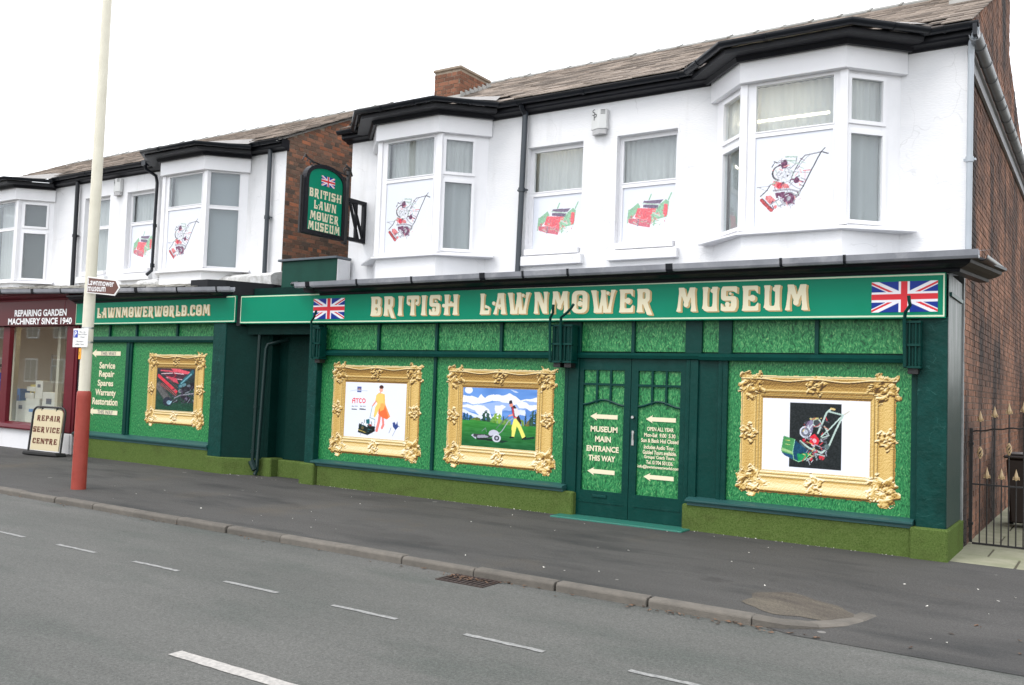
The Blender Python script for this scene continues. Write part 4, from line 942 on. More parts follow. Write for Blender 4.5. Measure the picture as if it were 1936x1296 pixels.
mb = MB(); mb.box(-1.44, .901, .0, -1.391, .985, 3.06); part('wall_edge', mb, mat('pale_grey_edge', (.30, .31, .31), .7, (.12, .13, .13), 5, .5), museum)
# sills
for a, b in ((-10.44, -5.90), (-4.22, -1.72)):
    mb = MB(); mb.prism([(-.155, .335), (-.165, .35), (-.165, .368), (-.10, .385), (.0, .395), (.0, .335)], 'x', a, b); mb.box(a + .01, -.125, .30, b - .01, -.02, .334); part('shop_sill', mb, SILLG, museum)
# turf-covered stall riser
def turf(root, *bs):
    mb = MB()
    for b in bs: mb.box(*b)
    return part('turf_plinth', mb, TURF, root, bevel=.018)
turf(museum, (-10.35, -.11, -.03, -5.77, .03, .31)); turf(museum, (-4.28, -.11, -.03, -1.74, .03, .31))
turf(museum, (-10.68, -.17, -.03, -10.36, .10, .33)); turf(museum, (-1.75, -.155, -.12, -1.385, WY + .10, .325))
mb = MB(); mb.box(-5.95, -.36, -.03, -4.17, .05, .018); part('door_step', mb, STEPG, museum, bevel=.006)
# double doors
def door(x0, x1, g0, g1, lab, flap):
    mb = MB(); y0, y1 = -.02, .035
    mb.box(x0, y0, .022, g0, y1, 2.03); mb.box(g1, y0, .022, x1, y1, 2.03); mb.box(g0, y0 + .001, 1.88, g1, y1, 2.029); mb.box(g0, y0 + .001, .023, g1, y1, .34)
    mb.box(g0 - .03, y0 - .008, .19, g1 + .03, y0 - .0005, .205)
    d = part('door', mb, DGREEN, museum, lab); w = g1 - g0
    grass_panel(d, g0, g1, .34, 1.88, .012)
    for k in (1, 2):
        x = g0 + w * k / 3; mb = MB(); mb.box(x - .013, -.016, 1.46, x + .013, .011, 1.88); part('glazing_bar', mb, DGREEN, d)
    mb = MB(); mb.box(g0, -.017, 1.685, g1, .0105, 1.712); part('glazing_bar', mb, DGREEN, d)
    mb = MB(); mb.tube([(g0 + w * t, -.005, 1.435 + .065 * (.5 - .5 * math.cos(2 * math.pi * t)) + .0 * t) for t in [i / 16 for i in range(17)]], .015, 6); part('curved_glazing_bar', mb, DGREEN, d, smooth=True)
    if flap: mb = MB(); mb.box(-5.54, -.032, .262, -5.33, -.019, .297); part('letterbox', mb, DGREEN2, d, bevel=.004)
    return d
d1 = door(-5.772, -5.036, -5.71, -5.125, 'left door leaf lettered MUSEUM MAIN ENTRANCE', True); d2 = door(-5.028, -4.298, -4.935, -4.37, 'right door leaf lettered with opening hours', False)
mb = MB(); mb.tube([(-4.985, -.06, 1.30), (-4.985, -.02, 1.30)], .018, 10); part('door_knob', mb, METAL, d2, smooth=True)
mb = MB(); mb.tube([(-4.985, -.035, 1.02), (-4.985, -.035, 1.10)], .013, 8); mb.box(-5.0, -.032, .95, -4.97, -.019, 1.13); part('door_handle', mb, METAL, d2, smooth=True)
def arrow(x0, x1, zc, h, d, root, m=CREAM, left=True):
    w = x1 - x0; hl = h * .95; mb = MB()
    pts = [(x0, zc), (x0 + hl, zc + h / 2), (x0 + hl * .85, zc + h * .26), (x1, zc + h * .26), (x1, zc - h * .26), (x0 + hl * .85, zc - h * .26), (x0 + hl, zc - h / 2)]
    mb.prism(pts, 'y', d, d + .003); return part('arrow', mb, m, root)
dd = .006
arrow(-5.61, -5.22, 1.285, .105, dd, d1); arrow(-5.63, -5.24, .585, .105, dd, d1)
for s, z, a, b in (('MUSEUM', 1.125, -5.60, -5.215), ('MAIN', 1.0, -5.53, -5.305), ('ENTRANCE', .875, -5.65, -5.19), ('THIS WAY', .755, -5.62, -5.235)): text(s, a, b, z - .037, z + .037, dd, CREAM, d1, .035)
arrow(-4.83, -4.43, 1.285, .10, dd, d2); arrow(-4.84, -4.44, .575, .10, dd, d2)
for s, z, a, b, h in (('OPEN ALL YEAR', 1.165, -4.81, -4.455, .05), ('Mon-Sat  9.00  5.30', 1.09, -4.845, -4.43, .05), ('Sun & Bank Hol Closed', 1.022, -4.885, -4.39, .05), ('Includes Audio Tour.', .942, -4.845, -4.44, .05),
                    ('Guided Tours available.', .878, -4.86, -4.41, .05), ('Groups/ Coach Tours.', .815, -4.84, -4.43, .055), ('Tel. 01704 501336.', .755, -4.81, -4.45, .048), ('info@lawnmowerworld.com', .695, -4.925, -4.375, .05)):
    text(s, a, b, z - h / 2, z + h / 2, dd, CREAM, d2, .03)

# ---- printed golden frames with pictures
def frame_draw(art, fw):
    def f(X, Z, w, h):
        mg = .055; x = X * (w + 0) ; z = Z * h
        dl, dr, db, dt = x - mg, w - mg - x, z - mg, h - mg - z
        d = np.minimum(np.minimum(dl, dr), np.minimum(db, dt)); t = d / fw
        def prof(t): return np.interp(t, [0, .06, .12, .22, .45, .62, .68, .72, .80, .84, .90, .94, 1.0], [0, .55, .9, .80, .25, .12, .34, .36, .18, .30, .28, .10, .0])
        Hh = prof(np.clip(t, 0, 1)) * .5
        # ornaments: corners and middles of the sides
        orn = np.zeros(X.shape)
        cs = [(mg + fw * .43, mg + fw * .43, fw * .68), (w - mg - fw * .43, mg + fw * .43, fw * .68), (mg + fw * .43, h - mg - fw * .43, fw * .62), (w - mg - fw * .43, h - mg - fw * .43, fw * .62)]
        ms = [(w / 2, mg + fw * .5, fw * .40), (w / 2, h - mg - fw * .45, fw * .40), (mg + fw * .35, h / 2, fw * .40), (w - mg - fw * .35, h / 2, fw * .40)]
        q = vnoise(x * 48 + 3, z * 48 + 9, 1); q2 = vnoise(x * 22 + 2 * q, z * 22 + 2 * q, 2); scr = np.zeros(X.shape)
        for n_, (cx, cy, r) in enumerate(cs + ms):
            dx, dz = x - cx, z - cy; rad = np.hypot(dx, dz) / r; th = np.arctan2(dz, dx)
            lob = 1 + .16 * np.cos(5 * th + n_) + .10 * np.cos(9 * th + 2 * n_) + (q2 - .5) * .5; k = np.clip((lob - rad) * 4.0, 0, 1)
            sp = .5 + .5 * np.cos(2 * th + 11 * rad ** .8 * (1 if n_ % 2 else -1) + 2.5 * q2); sp2 = .5 + .5 * np.cos(5 * th - 7 * rad + 3 * q)
            new = k > orn; scr = np.where(new, .65 * sp ** .7 + .35 * sp2, scr); orn = np.maximum(orn, k)
        sw = 1 - scr
        Hh = Hh * (1 - .6 * orn) + orn * (.20 + .36 * scr + .08 * q)
        swag = np.exp(-((dt - (fw * (.16 + .10 * np.sin(np.clip((x - w / 2) / (w / 2 - fw), -1, 1) * math.pi) ** 2))) / .006) ** 2) * (dt < fw * .5); Hh += .25 * swag
        Hh += (vnoise(x * 120, z * 120, 6) - .5) * .05
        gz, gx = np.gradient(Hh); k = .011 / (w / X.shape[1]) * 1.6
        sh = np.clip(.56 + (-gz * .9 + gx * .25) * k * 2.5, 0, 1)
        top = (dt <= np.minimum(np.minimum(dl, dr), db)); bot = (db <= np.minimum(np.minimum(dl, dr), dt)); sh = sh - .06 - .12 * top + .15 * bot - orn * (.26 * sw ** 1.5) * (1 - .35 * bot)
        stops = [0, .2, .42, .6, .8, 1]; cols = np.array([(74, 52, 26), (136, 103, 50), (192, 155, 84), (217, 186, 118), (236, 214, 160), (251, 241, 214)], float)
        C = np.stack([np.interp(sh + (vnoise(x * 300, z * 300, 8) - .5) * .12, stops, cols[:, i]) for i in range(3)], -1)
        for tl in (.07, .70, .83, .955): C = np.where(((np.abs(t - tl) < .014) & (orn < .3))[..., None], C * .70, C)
        inside = t >= 1
        X2 = np.clip((x - mg - fw) / (w - 2 * mg - 2 * fw), 0, 1); Z2 = np.clip((z - mg - fw) / (h - 2 * mg - 2 * fw), 0, 1)
        Pc = art(X2, Z2, (w - 2 * mg - 2 * fw) / (h - 2 * mg - 2 * fw)); C[inside] = Pc[inside]
        edge = (vnoise(x * 40, z * 40, 11) - .5) * .010
        alpha = ((d + edge) > 0) | (orn > .25) | inside
        return C, alpha.astype(float)
    return f
def T_(pts, quad, sz):      # picture coordinates: drawing units inside a four-cornered picture (TL TR BR BL) -> 0..1
    if quad not in HC:
        A = []; B = []
        for (x, y), (u, v) in zip(quad, ((0, 1), (1, 1), (1, 0), (0, 0))):
            A.append([x, y, 1, 0, 0, 0, -u * x, -u * y]); B.append(u); A.append([0, 0, 0, x, y, 1, -v * x, -v * y]); B.append(v)
        HC[quad] = np.linalg.solve(np.array(A, float), np.array(B, float))
    h = HC[quad]; return [((h[0] * x + h[1] * y + h[2]) / (h[6] * x + h[7] * y + 1), (h[3] * x + h[4] * y + h[5]) / (h[6] * x + h[7] * y + 1)) for x, y in pts]
HC = {}
def art_advert(X, Z, asp):
    C = canvas(X, (224, 228, 240)); B = ((300, 350), (918, 372), (905, 925), (275, 885))
    P = lambda *p: T_(p, B, 1); pl = lambda c, *p: fill(C, inpoly(X, Z, P(*p)), c)
    def ln(w, c, *p): q = [(a, b / asp) for a, b in P(*p)]; fill(C, line(X, Z / asp, q, w / 625), c)
    pl((70, 90, 150), (418, 395), (460, 398), (458, 452), (415, 450)); fill(C, disc(X, Z, *P((438, 425))[0], .022, .026), (150, 120, 120)); ln(5, (190, 200, 225), (345, 440), (400, 430), (520, 440))
    for k, (u, ww) in enumerate(((362, 30), (400, 30), (432, 28), (468, 34))): pass
    R_ = (222, 40, 52)
    ln(7.5, R_, (368, 556), (368, 525), (380, 512), (392, 512), (392, 556)); ln(7.5, R_, (368, 535), (392, 535)); ln(7.5, R_, (402, 515), (430, 515)); ln(7.5, R_, (416, 515), (416, 556))
    ln(7.5, R_, (460, 520), (448, 513), (438, 524), (438, 546), (448, 556), (460, 550)); ln(7.5, R_, (484, 514), (472, 524), (472, 546), (484, 556), (498, 546), (498, 524), (484, 514))
    for a, b in ((362, 382), (392, 418), (448, 462), (474, 500)): ln(6, (120, 125, 140), (a, 588), (b, 590))
    for a, b in ((362, 408), (444, 500)): ln(9, (70, 72, 85), (a, 616), (b, 620))
    # woman in an orange dress
    ln(26, (226, 130, 120), (655, 640), (640, 740), (618, 826)); ln(22, (226, 130, 120), (665, 640), (680, 700), (686, 770), (672, 800))
    pl((240, 150, 90), (640, 560), (700, 560), (756, 690), (720, 720), (690, 680), (650, 640)); pl((232, 110, 60), (640, 600), (700, 580), (740, 700), (714, 716), (660, 690), (632, 660))
    pl((228, 200, 110), (612, 480), (640, 455), (690, 470), (700, 520), (690, 570), (650, 600), (600, 700), (585, 690), (600, 600), (625, 560), (600, 540)); pl((240, 170, 90), (655, 560), (705, 560), (690, 620), (650, 640))
    ln(18, (236, 190, 100), (690, 480), (694, 560)); ln(12, (222, 140, 120), (610, 540), (575, 585)); fill(C, disc(X, Z, *P((661, 430))[0], .030, .042), (232, 170, 150)); fill(C, disc(X, Z, *P((664, 402))[0], .035, .034), (70, 40, 35)); ln(10, (226, 160, 140), (656, 440), (650, 465))
    # mower
    ln(5, (110, 150, 150), (572, 590), (548, 700), (600, 720)); ln(5, (110, 150, 150), (600, 720), (596, 790))
    pl((28, 40, 38), (436, 756), (540, 800), (528, 876), (424, 846)); pl((18, 26, 28), (520, 770), (600, 790), (598, 836), (530, 872)); pl((30, 100, 110), (508, 720), (545, 712), (545, 760), (510, 760)); pl((150, 50, 50), (530, 762), (575, 770), (560, 785), (530, 780)); ln(5, (190, 170, 90), (430, 820), (505, 848)); fill(C, disc(X, Z, *P((472, 800))[0], .022, .03), (100, 90, 60))
    bits(C, X, Z, asp, P, 26, (440, 720, 600, 850), [(20, 28, 30), (60, 80, 80), (120, 130, 120), (40, 110, 116)], .006, 26, 3)
    # small dog
    pl((50, 70, 130), (780, 750), (800, 740), (815, 770), (828, 735), (838, 790), (812, 822), (786, 790)); ln(7, (160, 165, 180), (765, 800), (745, 850)); ln(6, (170, 175, 190), (810, 820), (780, 880)); ln(5, (70, 80, 130), (850, 790), (838, 780))
    return C
def art_field(X, Z, asp):
    B = ((275, 310), (1095, 330), (1070, 1010), (255, 945)); P = lambda *p: T_(p, B, 1)
    C = canvas(X, (92, 138, 205)); C += (vnoise(X * 5, Z * 14, 2)[..., None] - .5) * 30
    wob = lambda A, k: A + (vnoise(X * 14, Z * 14, k) - .5) * .03
    def cloud(c, *p): fill(C, inpoly(wob(X, 21), wob(Z, 22), P(*p)), c)
    cloud((150, 176, 222), (275, 480), (480, 500), (640, 470), (800, 470), (1090, 455), (1090, 520), (900, 560), (760, 560), (620, 600), (480, 590), (275, 560))
    cloud((230, 234, 246), (275, 405), (340, 395), (440, 430), (480, 378), (520, 425), (600, 385), (700, 402), (780, 376), (850, 400), (900, 448), (1000, 430), (1095, 410), (1095, 465), (950, 458), (880, 470), (840, 500), (740, 478), (600, 455), (540, 470), (450, 500), (350, 485), (275, 470))
    cloud((226, 231, 245), (275, 500), (400, 505), (500, 520), (560, 555), (590, 640), (630, 580), (615, 505), (700, 503), (748, 530), (700, 562), (690, 640), (640, 660), (480, 640), (400, 560), (275, 530)); cloud((214, 222, 242), (275, 548), (380, 590), (470, 620), (480, 660), (420, 655), (330, 600), (275, 585))
    cloud((228, 232, 245), (850, 480), (920, 465), (1000, 500), (1090, 500), (1090, 540), (1000, 570), (960, 530), (880, 540)); cloud((212, 220, 240), (860, 560), (950, 560), (960, 620), (900, 620)); cloud((190, 205, 235), (800, 325), (860, 340), (880, 365), (830, 350))
    fill(C, disc(X, Z, .08, .955, .055, .06), (225, 232, 246)); 
    pl = lambda c, *p: fill(C, inpoly(X, Z, P(*p)), c)
    def ln(w, c, *p): q = [(a, b / asp) for a, b in P(*p)]; fill(C, line(X, Z / asp, q, w / 830), c)
    hor = .44 + .015 * np.sin(X * 7) - .05 * X
    for cx, wd, ht, c in ((.03, .03, .12, (30, 70, 95)), (.07, .02, .12, (30, 75, 95)), (.12, .03, .09, (35, 80, 90)), (.20, .08, .05, (90, 110, 50)), (.33, .07, .19, (40, 75, 60)), (.49, .09, .17, (120, 160, 60)), (.43, .04, .10, (90, 140, 60)), (.57, .015, .14, (40, 70, 70)), (.62, .07, .10, (100, 140, 60)), (.80, .06, .11, (110, 140, 60)), (.86, .015, .22, (35, 60, 60)), (.91, .05, .10, (120, 110, 60)), (.97, .07, .26, (45, 75, 60))):
        r = np.abs(X - cx) / wd + (vnoise(X * 60, Z * 60, 3) - .5) * .5; mm = (Z < hor + ht * (1 - r ** 2.2)) & (Z > hor - .03) & (r < 1); C[mm] = np.array(c) + (vnoise(X * 50, Z * 50, 6)[mm][:, None] - .5) * 40
    g = Z < hor; gc = np.stack([22 + 30 * Z / .44, 88 + 45 * Z / .44, 48 + 10 * Z], -1) + (vnoise(X * 14, Z * 60, 4)[..., None] - .5) * 22; C[g] = gc[g]
    pl((18, 50, 38), (690, 890), (780, 900), (700, 922), (640, 905)); pl((16, 52, 40), (935, 870), (1060, 850), (1060, 875), (945, 890)); pl((22, 30, 32), (420, 850), (600, 880), (620, 900), (430, 885))
    ln(9, (150, 165, 170), (830, 645), (770, 680), (700, 790), (650, 830)); ln(8, (90, 110, 110), (770, 630), (700, 690), (640, 760)); ln(6, (110, 130, 130), (480, 790), (520, 756), (530, 800))
    pl((185, 190, 205), (380, 822), (420, 830), (416, 880), (364, 835)); ln(30, (60, 60, 66), (400, 835), (560, 850)); ln(26, (150, 150, 165), (440, 850), (540, 845)); fill(C, disc(X, Z, *P((610, 820))[0], .07, .065), (188, 190, 205)); ln(12, (50, 52, 58), (520, 830), (580, 850), (650, 830)); fill(C, disc(X, Z, *P((640, 868))[0], .058, .068), (200, 204, 214)); fill(C, disc(X, Z, *P((642, 868))[0], .036, .044), (60, 60, 75)); fill(C, disc(X, Z, *P((642, 868))[0], .016, .02), (180, 180, 195))
    # man in a waistcoat and yellow trousers
    pl((226, 222, 110), (830, 655), (880, 650), (905, 720), (960, 850), (925, 876), (880, 760), (862, 740), (835, 855), (805, 850), (808, 740)); pl((45, 34, 34), (850, 640), (890, 620), (914, 690), (905, 720)); pl((50, 36, 38), (800, 520), (840, 505), (870, 550), (890, 640), (830, 650), (812, 590)); pl((190, 60, 80), (812, 530), (828, 530), (836, 640), (818, 620)); pl((215, 212, 215), (830, 540), (870, 540), (900, 600), (860, 640), (842, 620))
    ln(13, (226, 150, 130), (815, 610), (778, 622)); ln(12, (210, 90, 90), (835, 640), (860, 640)); fill(C, disc(X, Z, *P((803, 502))[0], .024, .033), (220, 140, 120)); pl((40, 34, 44), (782, 452), (812, 450), (818, 486), (776, 492)); ln(14, (20, 22, 24), (790, 860), (828, 858)); ln(14, (20, 22, 24), (925, 880), (962, 858))
    return C
def art_machine(X, Z, asp):
    B = ((298, 308), (1278, 343), (1262, 1003), (288, 935)); P = lambda *p: T_(p, B, 1); C = canvas(X, (226, 229, 238))
    pl = lambda c, *p: fill(C, inpoly(X, Z, P(*p)), c)
    def ln(w, c, *p): q = [(a, b / asp) for a, b in P(*p)]; fill(C, line(X, Z / asp, q, w / 980), c)
    def ds(u, v, r, c): q = P((u, v))[0]; fill(C, disc(X, Z, q[0], q[1], r / 980, r / 980 * asp), c)
    pl((28, 34, 36), (548, 350), (1018, 366), (1010, 945), (538, 914))
    pv = (176, 198, 190)
    ln(16, pv, (925, 405), (880, 440), (850, 510), (800, 620)); ln(14, pv, (900, 430), (1030, 462)); ln(16, pv, (1030, 462), (960, 600), (905, 720), (880, 760)); ln(12, pv, (1010, 480), (920, 570), (830, 650)); ln(18, (214, 190, 130), (920, 405), (950, 412)); ln(12, (200, 196, 180), (1040, 458), (1085, 430))
    ds(715, 540, 28, (110, 90, 120)); ds(790, 530, 40, pv); ds(790, 530, 30, (60, 66, 70)); ln(20, (190, 186, 120), (735, 495), (800, 495))
    ds(688, 610, 55, (205, 210, 222)); ds(688, 610, 42, (110, 112, 125)); ds(688, 610, 20, (195, 200, 214)); ln(36, (130, 124, 150), (740, 520), (735, 600)); pl((214, 40, 58), (730, 650), (770, 625), (815, 680), (800, 720), (750, 735), (725, 700)); ds(768, 686, 20, (220, 170, 180)); ds(835, 830, 26, (206, 46, 60)); ds(740, 850, 15, (206, 46, 60)); ds(672, 680, 15, (190, 40, 60))
    ln(16, pv, (640, 690), (720, 750), (830, 790), (880, 760)); ln(12, (150, 165, 165), (700, 860), (780, 800), (860, 820)); ln(10, pv, (860, 560), (900, 640), (840, 660)); ln(14, (120, 122, 130), (820, 690), (880, 660)); ds(880, 740, 24, (90, 110, 110)); ln(8, (190, 120, 90), (850, 560), (900, 590)); ln(16, (140, 155, 160), (760, 740), (790, 850)); ln(18, (70, 90, 92), (640, 700), (690, 760))
    pl((70, 140, 84), (488, 642), (590, 672), (572, 850), (500, 815), (464, 770)); pl((150, 190, 130), (470, 745), (578, 785), (576, 805), (468, 770)); pl((24, 70, 110), (470, 785), (574, 812), (572, 848), (498, 815)); pl((14, 66, 96), (590, 680), (740, 795), (680, 850), (620, 868), (578, 850), (568, 790)); pl((20, 140, 84), (610, 800), (740, 790), (680, 852), (620, 866)); ln(5, (150, 220, 170), (590, 676), (570, 780), (580, 850), (624, 870), (680, 852), (740, 792)); ln(6, (200, 200, 110), (505, 680), (545, 685)); ln(5, (190, 200, 120), (505, 715), (545, 722))
    bits(C, X, Z, asp, P, 70, (660, 480, 880, 850), [(200, 206, 214), (150, 152, 165), (90, 95, 105), (120, 90, 120), (210, 190, 120), (40, 46, 50), (190, 60, 70)], .006, 50, 5)
    n = vnoise(X * 110, Z * 80, 3)[..., None]; m = (np.abs(C - np.array((226, 229, 238))).sum(-1) > 20)[..., None]; return np.where(m, C + (n - .5) * 26, C)
def art_blades(X, Z, asp):
    B = ((305, 285), (905, 300), (865, 965), (262, 918)); P = lambda *p: T_(p, B, 1); C = canvas(X, (40, 40, 50)); C[...] = np.stack([40 - 16 * (1 - Z), 44 + 26 * (1 - Z), 50 + 4 * Z], -1)
    pl = lambda c, *p: fill(C, inpoly(X, Z, P(*p)), c)
    def ln(w, c, *p): q = [(a, b / asp) for a, b in P(*p)]; fill(C, line(X, Z / asp, q, w / 610), c)
    pl((70, 40, 52), (360, 290), (640, 290), (820, 350), (720, 470), (420, 410)); pl((212, 82, 98), (520, 290), (650, 300), (825, 345), (830, 385), (700, 370), (560, 330)); ln(12, (205, 80, 95), (360, 320), (700, 350)); ln(8, (220, 190, 195), (370, 370), (560, 360), (720, 380)); ln(7, (210, 170, 180), (440, 430), (700, 465)); pl((190, 70, 88), (430, 400), (600, 440), (640, 530), (560, 500)); ln(10, (150, 40, 55), (540, 340), (600, 400), (560, 420))
    ln(95, (72, 72, 72), (330, 560), (470, 780)); ln(60, (92, 92, 92), (310, 560), (440, 740)); fill(C, disc(X, Z, *P((460, 800))[0], .13, .11), (38, 44, 58)); fill(C, disc(X, Z, *P((480, 815))[0], .06, .05), (120, 150, 165))
    ln(34, (206, 58, 72), (325, 400), (600, 650)); 
    for k in range(14): t = k / 13; u, v = lerp(380, 610, t), lerp(520, 690, t); ln(5, (190, 90, 95), (u, v - 10), (u - 30, v + 26))
    for k in range(10): t = k / 9; u, v = lerp(440, 610, t), lerp(440, 590, t); ln(4, (140, 80, 90), (u, v), (u + 18, v - 16))
    ln(46, (32, 88, 100), (860, 350), (700, 500), (650, 570)); ln(14, (110, 160, 170), (840, 380), (680, 520)); ln(30, (90, 130, 140), (660, 570), (740, 540)); ln(70, (28, 28, 36), (700, 640), (860, 560)); ln(60, (30, 28, 38), (700, 720), (800, 780)); ln(12, (130, 130, 140), (560, 750), (660, 705), (870, 680)); fill(C, disc(X, Z, *P((660, 640))[0], .05, .045), (120, 130, 130)); fill(C, disc(X, Z, *P((755, 765))[0], .04, .04), (95, 90, 110)); fill(C, disc(X, Z, *P((800, 560))[0], .05, .03), (95, 105, 115)); ln(12, (150, 190, 205), (480, 840), (520, 800))
    bits(C, X, Z, asp, P, 60, (560, 560, 880, 820), [(22, 22, 28), (60, 62, 72), (120, 128, 138), (40, 40, 50), (70, 60, 80)], .012, 60, 9)
    n = vnoise(X * 40, Z * 50, 3)[..., None]; return C + (n - .5) * 30
E5 = .055
def golden(root, x0, x1, z0, z1, art, fw, lab, d=-.004):
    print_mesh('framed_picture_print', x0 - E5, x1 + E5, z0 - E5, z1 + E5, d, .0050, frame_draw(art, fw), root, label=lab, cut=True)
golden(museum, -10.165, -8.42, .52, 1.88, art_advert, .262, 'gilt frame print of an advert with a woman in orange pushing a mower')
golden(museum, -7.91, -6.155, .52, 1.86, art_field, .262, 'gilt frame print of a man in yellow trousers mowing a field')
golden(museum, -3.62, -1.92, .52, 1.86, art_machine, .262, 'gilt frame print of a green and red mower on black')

# ---- lower canopy: gutter, black cornice, lean-to roof
# gutter faces grey with black union brackets
def canopy_gutter(root, x0, x1, z, slope=0.0, segs=1.5):
    mb = MB(); mb.sweep([(x0, 0), (x1, 0)], [(.35, 0), (.35, -.06), (.375, -.082), (.44, -.084), (.458, -.060), (.468, 0), (.458, 0), (.446, -.055), (.36, -.055), (.36, 0)]); g = part('gutter', mb, GREYG, root)
    objs = [g]; x = x0 + .25; alt = 0
    while x < x1 - .1:
        w = .028 if alt % 3 else .085
        mb = MB(); mb.sweep([(x, 0), (x + w, 0)], [(.342, .004), (.342, -.07), (.37, -.09), (.445, -.092), (.467, -.064), (.476, .004)]); objs.append(part('gutter_joint', mb, BLACKG, root)); x += segs * random.choice((.45, .7, .8, .9)); alt += 1
    for o in objs: o.location.z = z; o.rotation_euler = (0, slope, 0)      # pivots about x = 0
    return g
def cornice(root, path, d0, m=BLACK):
    mb = MB(); mb.sweep(path, [(.06, 2.955 + d0), (.16, 2.955 + d0), (.17, 2.985 + d0), (.24, 3.005 + d0), (.29, 3.03 + d0), (.30, 3.06 + d0), (.345, 3.07 + d0), (.345, 3.10 + d0), (.0, 3.10 + d0)]); return part('cornice', mb, m, root)
cornice(museum, [(-10.40, 0), (-1.44, 0), (-1.30, .86)], .0)
canopy_gutter(museum, -10.66, -1.10, 3.135)
gutter([(-1.36, -.12), (-1.30, .82)], .26, 3.12, museum, BLACKG, r=.05, joints=False)
mb = MB(); mb.add([(-10.60, -.36, 3.13), (-1.12, -.36, 3.13), (-1.10, WY + .01, 3.33), (-10.84, WY + .01, 3.33)], [(0, 1, 2, 3)]); mb.add([(-10.60, -.36, 3.13), (-10.84, WY, 3.33), (-10.84, WY, 3.0), (-10.6, -.3, 3.0)], [(0, 1, 2, 3)]); part('canopy_roof', mb, LEAD, museum)
mb = MB(); mb.tube([(-10.95, -.22, 3.145), (-10.62, -.40, 3.12)], .04, 6); part('gutter_outlet', mb, BLACKG, museum)

DG4 = mat('pipe_green_paint', (.001, .019, .017), .4, spec=.35)
# ---- link between the buildings: green parapet box, recess, pipes
link = MB(); link.box(-12.06, .55, 2.9, -10.76, .80, 3.66); gb = part('parapet_box', link, BOXG, museum)
mb = MB(); mb.box(-10.757, .56, 3.2, -10.745, .86, 3.655); part('white_return', mb, WHITE, gb)
mb = MB(); mb.box(-12.13, .50, 3.661, -10.72, .86, 3.70); part('lead_cap', mb, mat('grey_blue_capping', (.09, .11, .13), .5), gb, bevel=.006)
mb = MB(); mb.box(-12.45, .30, 2.9, -10.5, .55, 3.18); part('soffit_block', mb, DGREEN_SHADE, museum)
mb = MB(); mb.box(-12.24, .02, 2.36, -10.62, .30, 2.56); part('lintel', mb, DGREEN_SHADE, museum)
mb = MB(); mb.box(-11.95, .42, 0, -10.6, .47, 2.5); mb.box(-11.95, .24, 0, -11.86, .42, 2.5); mb.box(-12.5, .0, 2.5, -10.6, .5, 2.53); part('recess_wall', mb, DGREEN_SHADE, museum)
mb = MB(); mb.box(-11.62, .38, .28, -10.62, .42, 2.36); part('recess_door', mb, DGREEN_SHADE, museum, bevel=.006)
turf(museum, (-11.92, .14, -.03, -11.66, .42, .30)); turf(museum, (-11.66, .28, -.03, -10.66, .40, .28))
pipe(museum, [(-11.98, .06, 2.52), (-11.99, .04, .22)], .030, DG4, clips=(1.15, .40))
mb = MB(); mb.tube([(-11.62, .36, 2.30), (-11.84, .12, 2.20), (-11.86, .10, 2.12), (-11.90, .06, .10), (-11.90, .02, .02)], .033, 8); mb.tube([(-11.99, .02, .24), (-11.90, .02, .10)], [.06, .045], 8); part('waste_pipe', mb, DG4, museum, smooth=True)
# union jack, flat vinyl pieces
def flag(root, x0, x1, z0, z1, d, plane='y', name='union_flag'):
    def f(X, Z, w, h):
        C = canvas(X, (12, 48, 140)); x = X * 60 - 30; y = Z * 30 - 15
        d1 = (y * 60 - x * 30) / math.hypot(60, 30); d2 = (y * 60 + x * 30) / math.hypot(60, 30)
        C[(abs(d1) < 3) | (abs(d2) < 3)] = (235, 235, 240)
        r = (214, 48, 58)
        C[(abs(d1 - 1) < 1) & (x < 0) | (abs(d1 + 1) < 1) & (x > 0)] = r; C[(abs(d2 - 1) < 1) & (x > 0) | (abs(d2 + 1) < 1) & (x < 0)] = r
        C[(abs(x) < 5) | (abs(y) < 5)] = (235, 235, 240); C[(abs(x) < 3) | (abs(y) < 3)] = r
        return C, None
    return print_mesh(name, x0, x1, z0, z1, d, (x1 - x0) / 150, f, root, plane=plane)

# ---- main fascia sign
def fascia(name, label, x0, x1, zb, zt, m, border=True, y=-.15, rise=True, grp=None, bm=None):
    t = thing(name, label, 'sign', grp)
    mb = MB(); z = (zf if rise else (lambda x: 0)); vs = [(x0, y, zb + z(x0)), (x1, y, zb + z(x1)), (x1, y, zt + z(x1)), (x0, y, zt + z(x0))]; vs += [(a, -.02, c) for a, b, c in vs]
    mb.add(vs, [(0, 1, 2, 3), (4, 7, 6, 5), (0, 4, 5, 1), (1, 5, 6, 2), (2, 6, 7, 3), (3, 7, 4, 0)]); part('board', mb, m, t)
    if border:
        mb = MB()
        for a, b, c, d in ((x0 + .008, x1 - .008, zb + .012, zb + .030), (x0 + .008, x1 - .008, zt - .026, zt - .010)):
            mb.add([(a, y - .003, c + z(a)), (b, y - .003, c + z(b)), (b, y - .003, d + z(b)), (a, y - .003, d + z(a))], [(0, 1, 2, 3)])
        for a, b in ((x0 + .006, x0 + .020), (x1 - .020, x1 - .006)):
            mb.add([(a, y - .0045, zb + .012 + z(a)), (b, y - .0045, zb + .012 + z(b)), (b, y - .0045, zt - .012 + z(b)), (a, y - .0045, zt - .012 + z(a))], [(0, 1, 2, 3)])
        part('border', mb, bm or CREAM2, t)
    return t
fs = fascia('fascia_sign', 'long green fascia board lettered BRITISH LAWNMOWER MUSEUM between two union flags', -12.25, -1.435, 2.485, 2.955, SIGNG)
mb = MB(); mb.box(-12.36, -.13, 2.5, -12.26, 0, 3.02); part('joint_cover', mb, BLACK, fs)
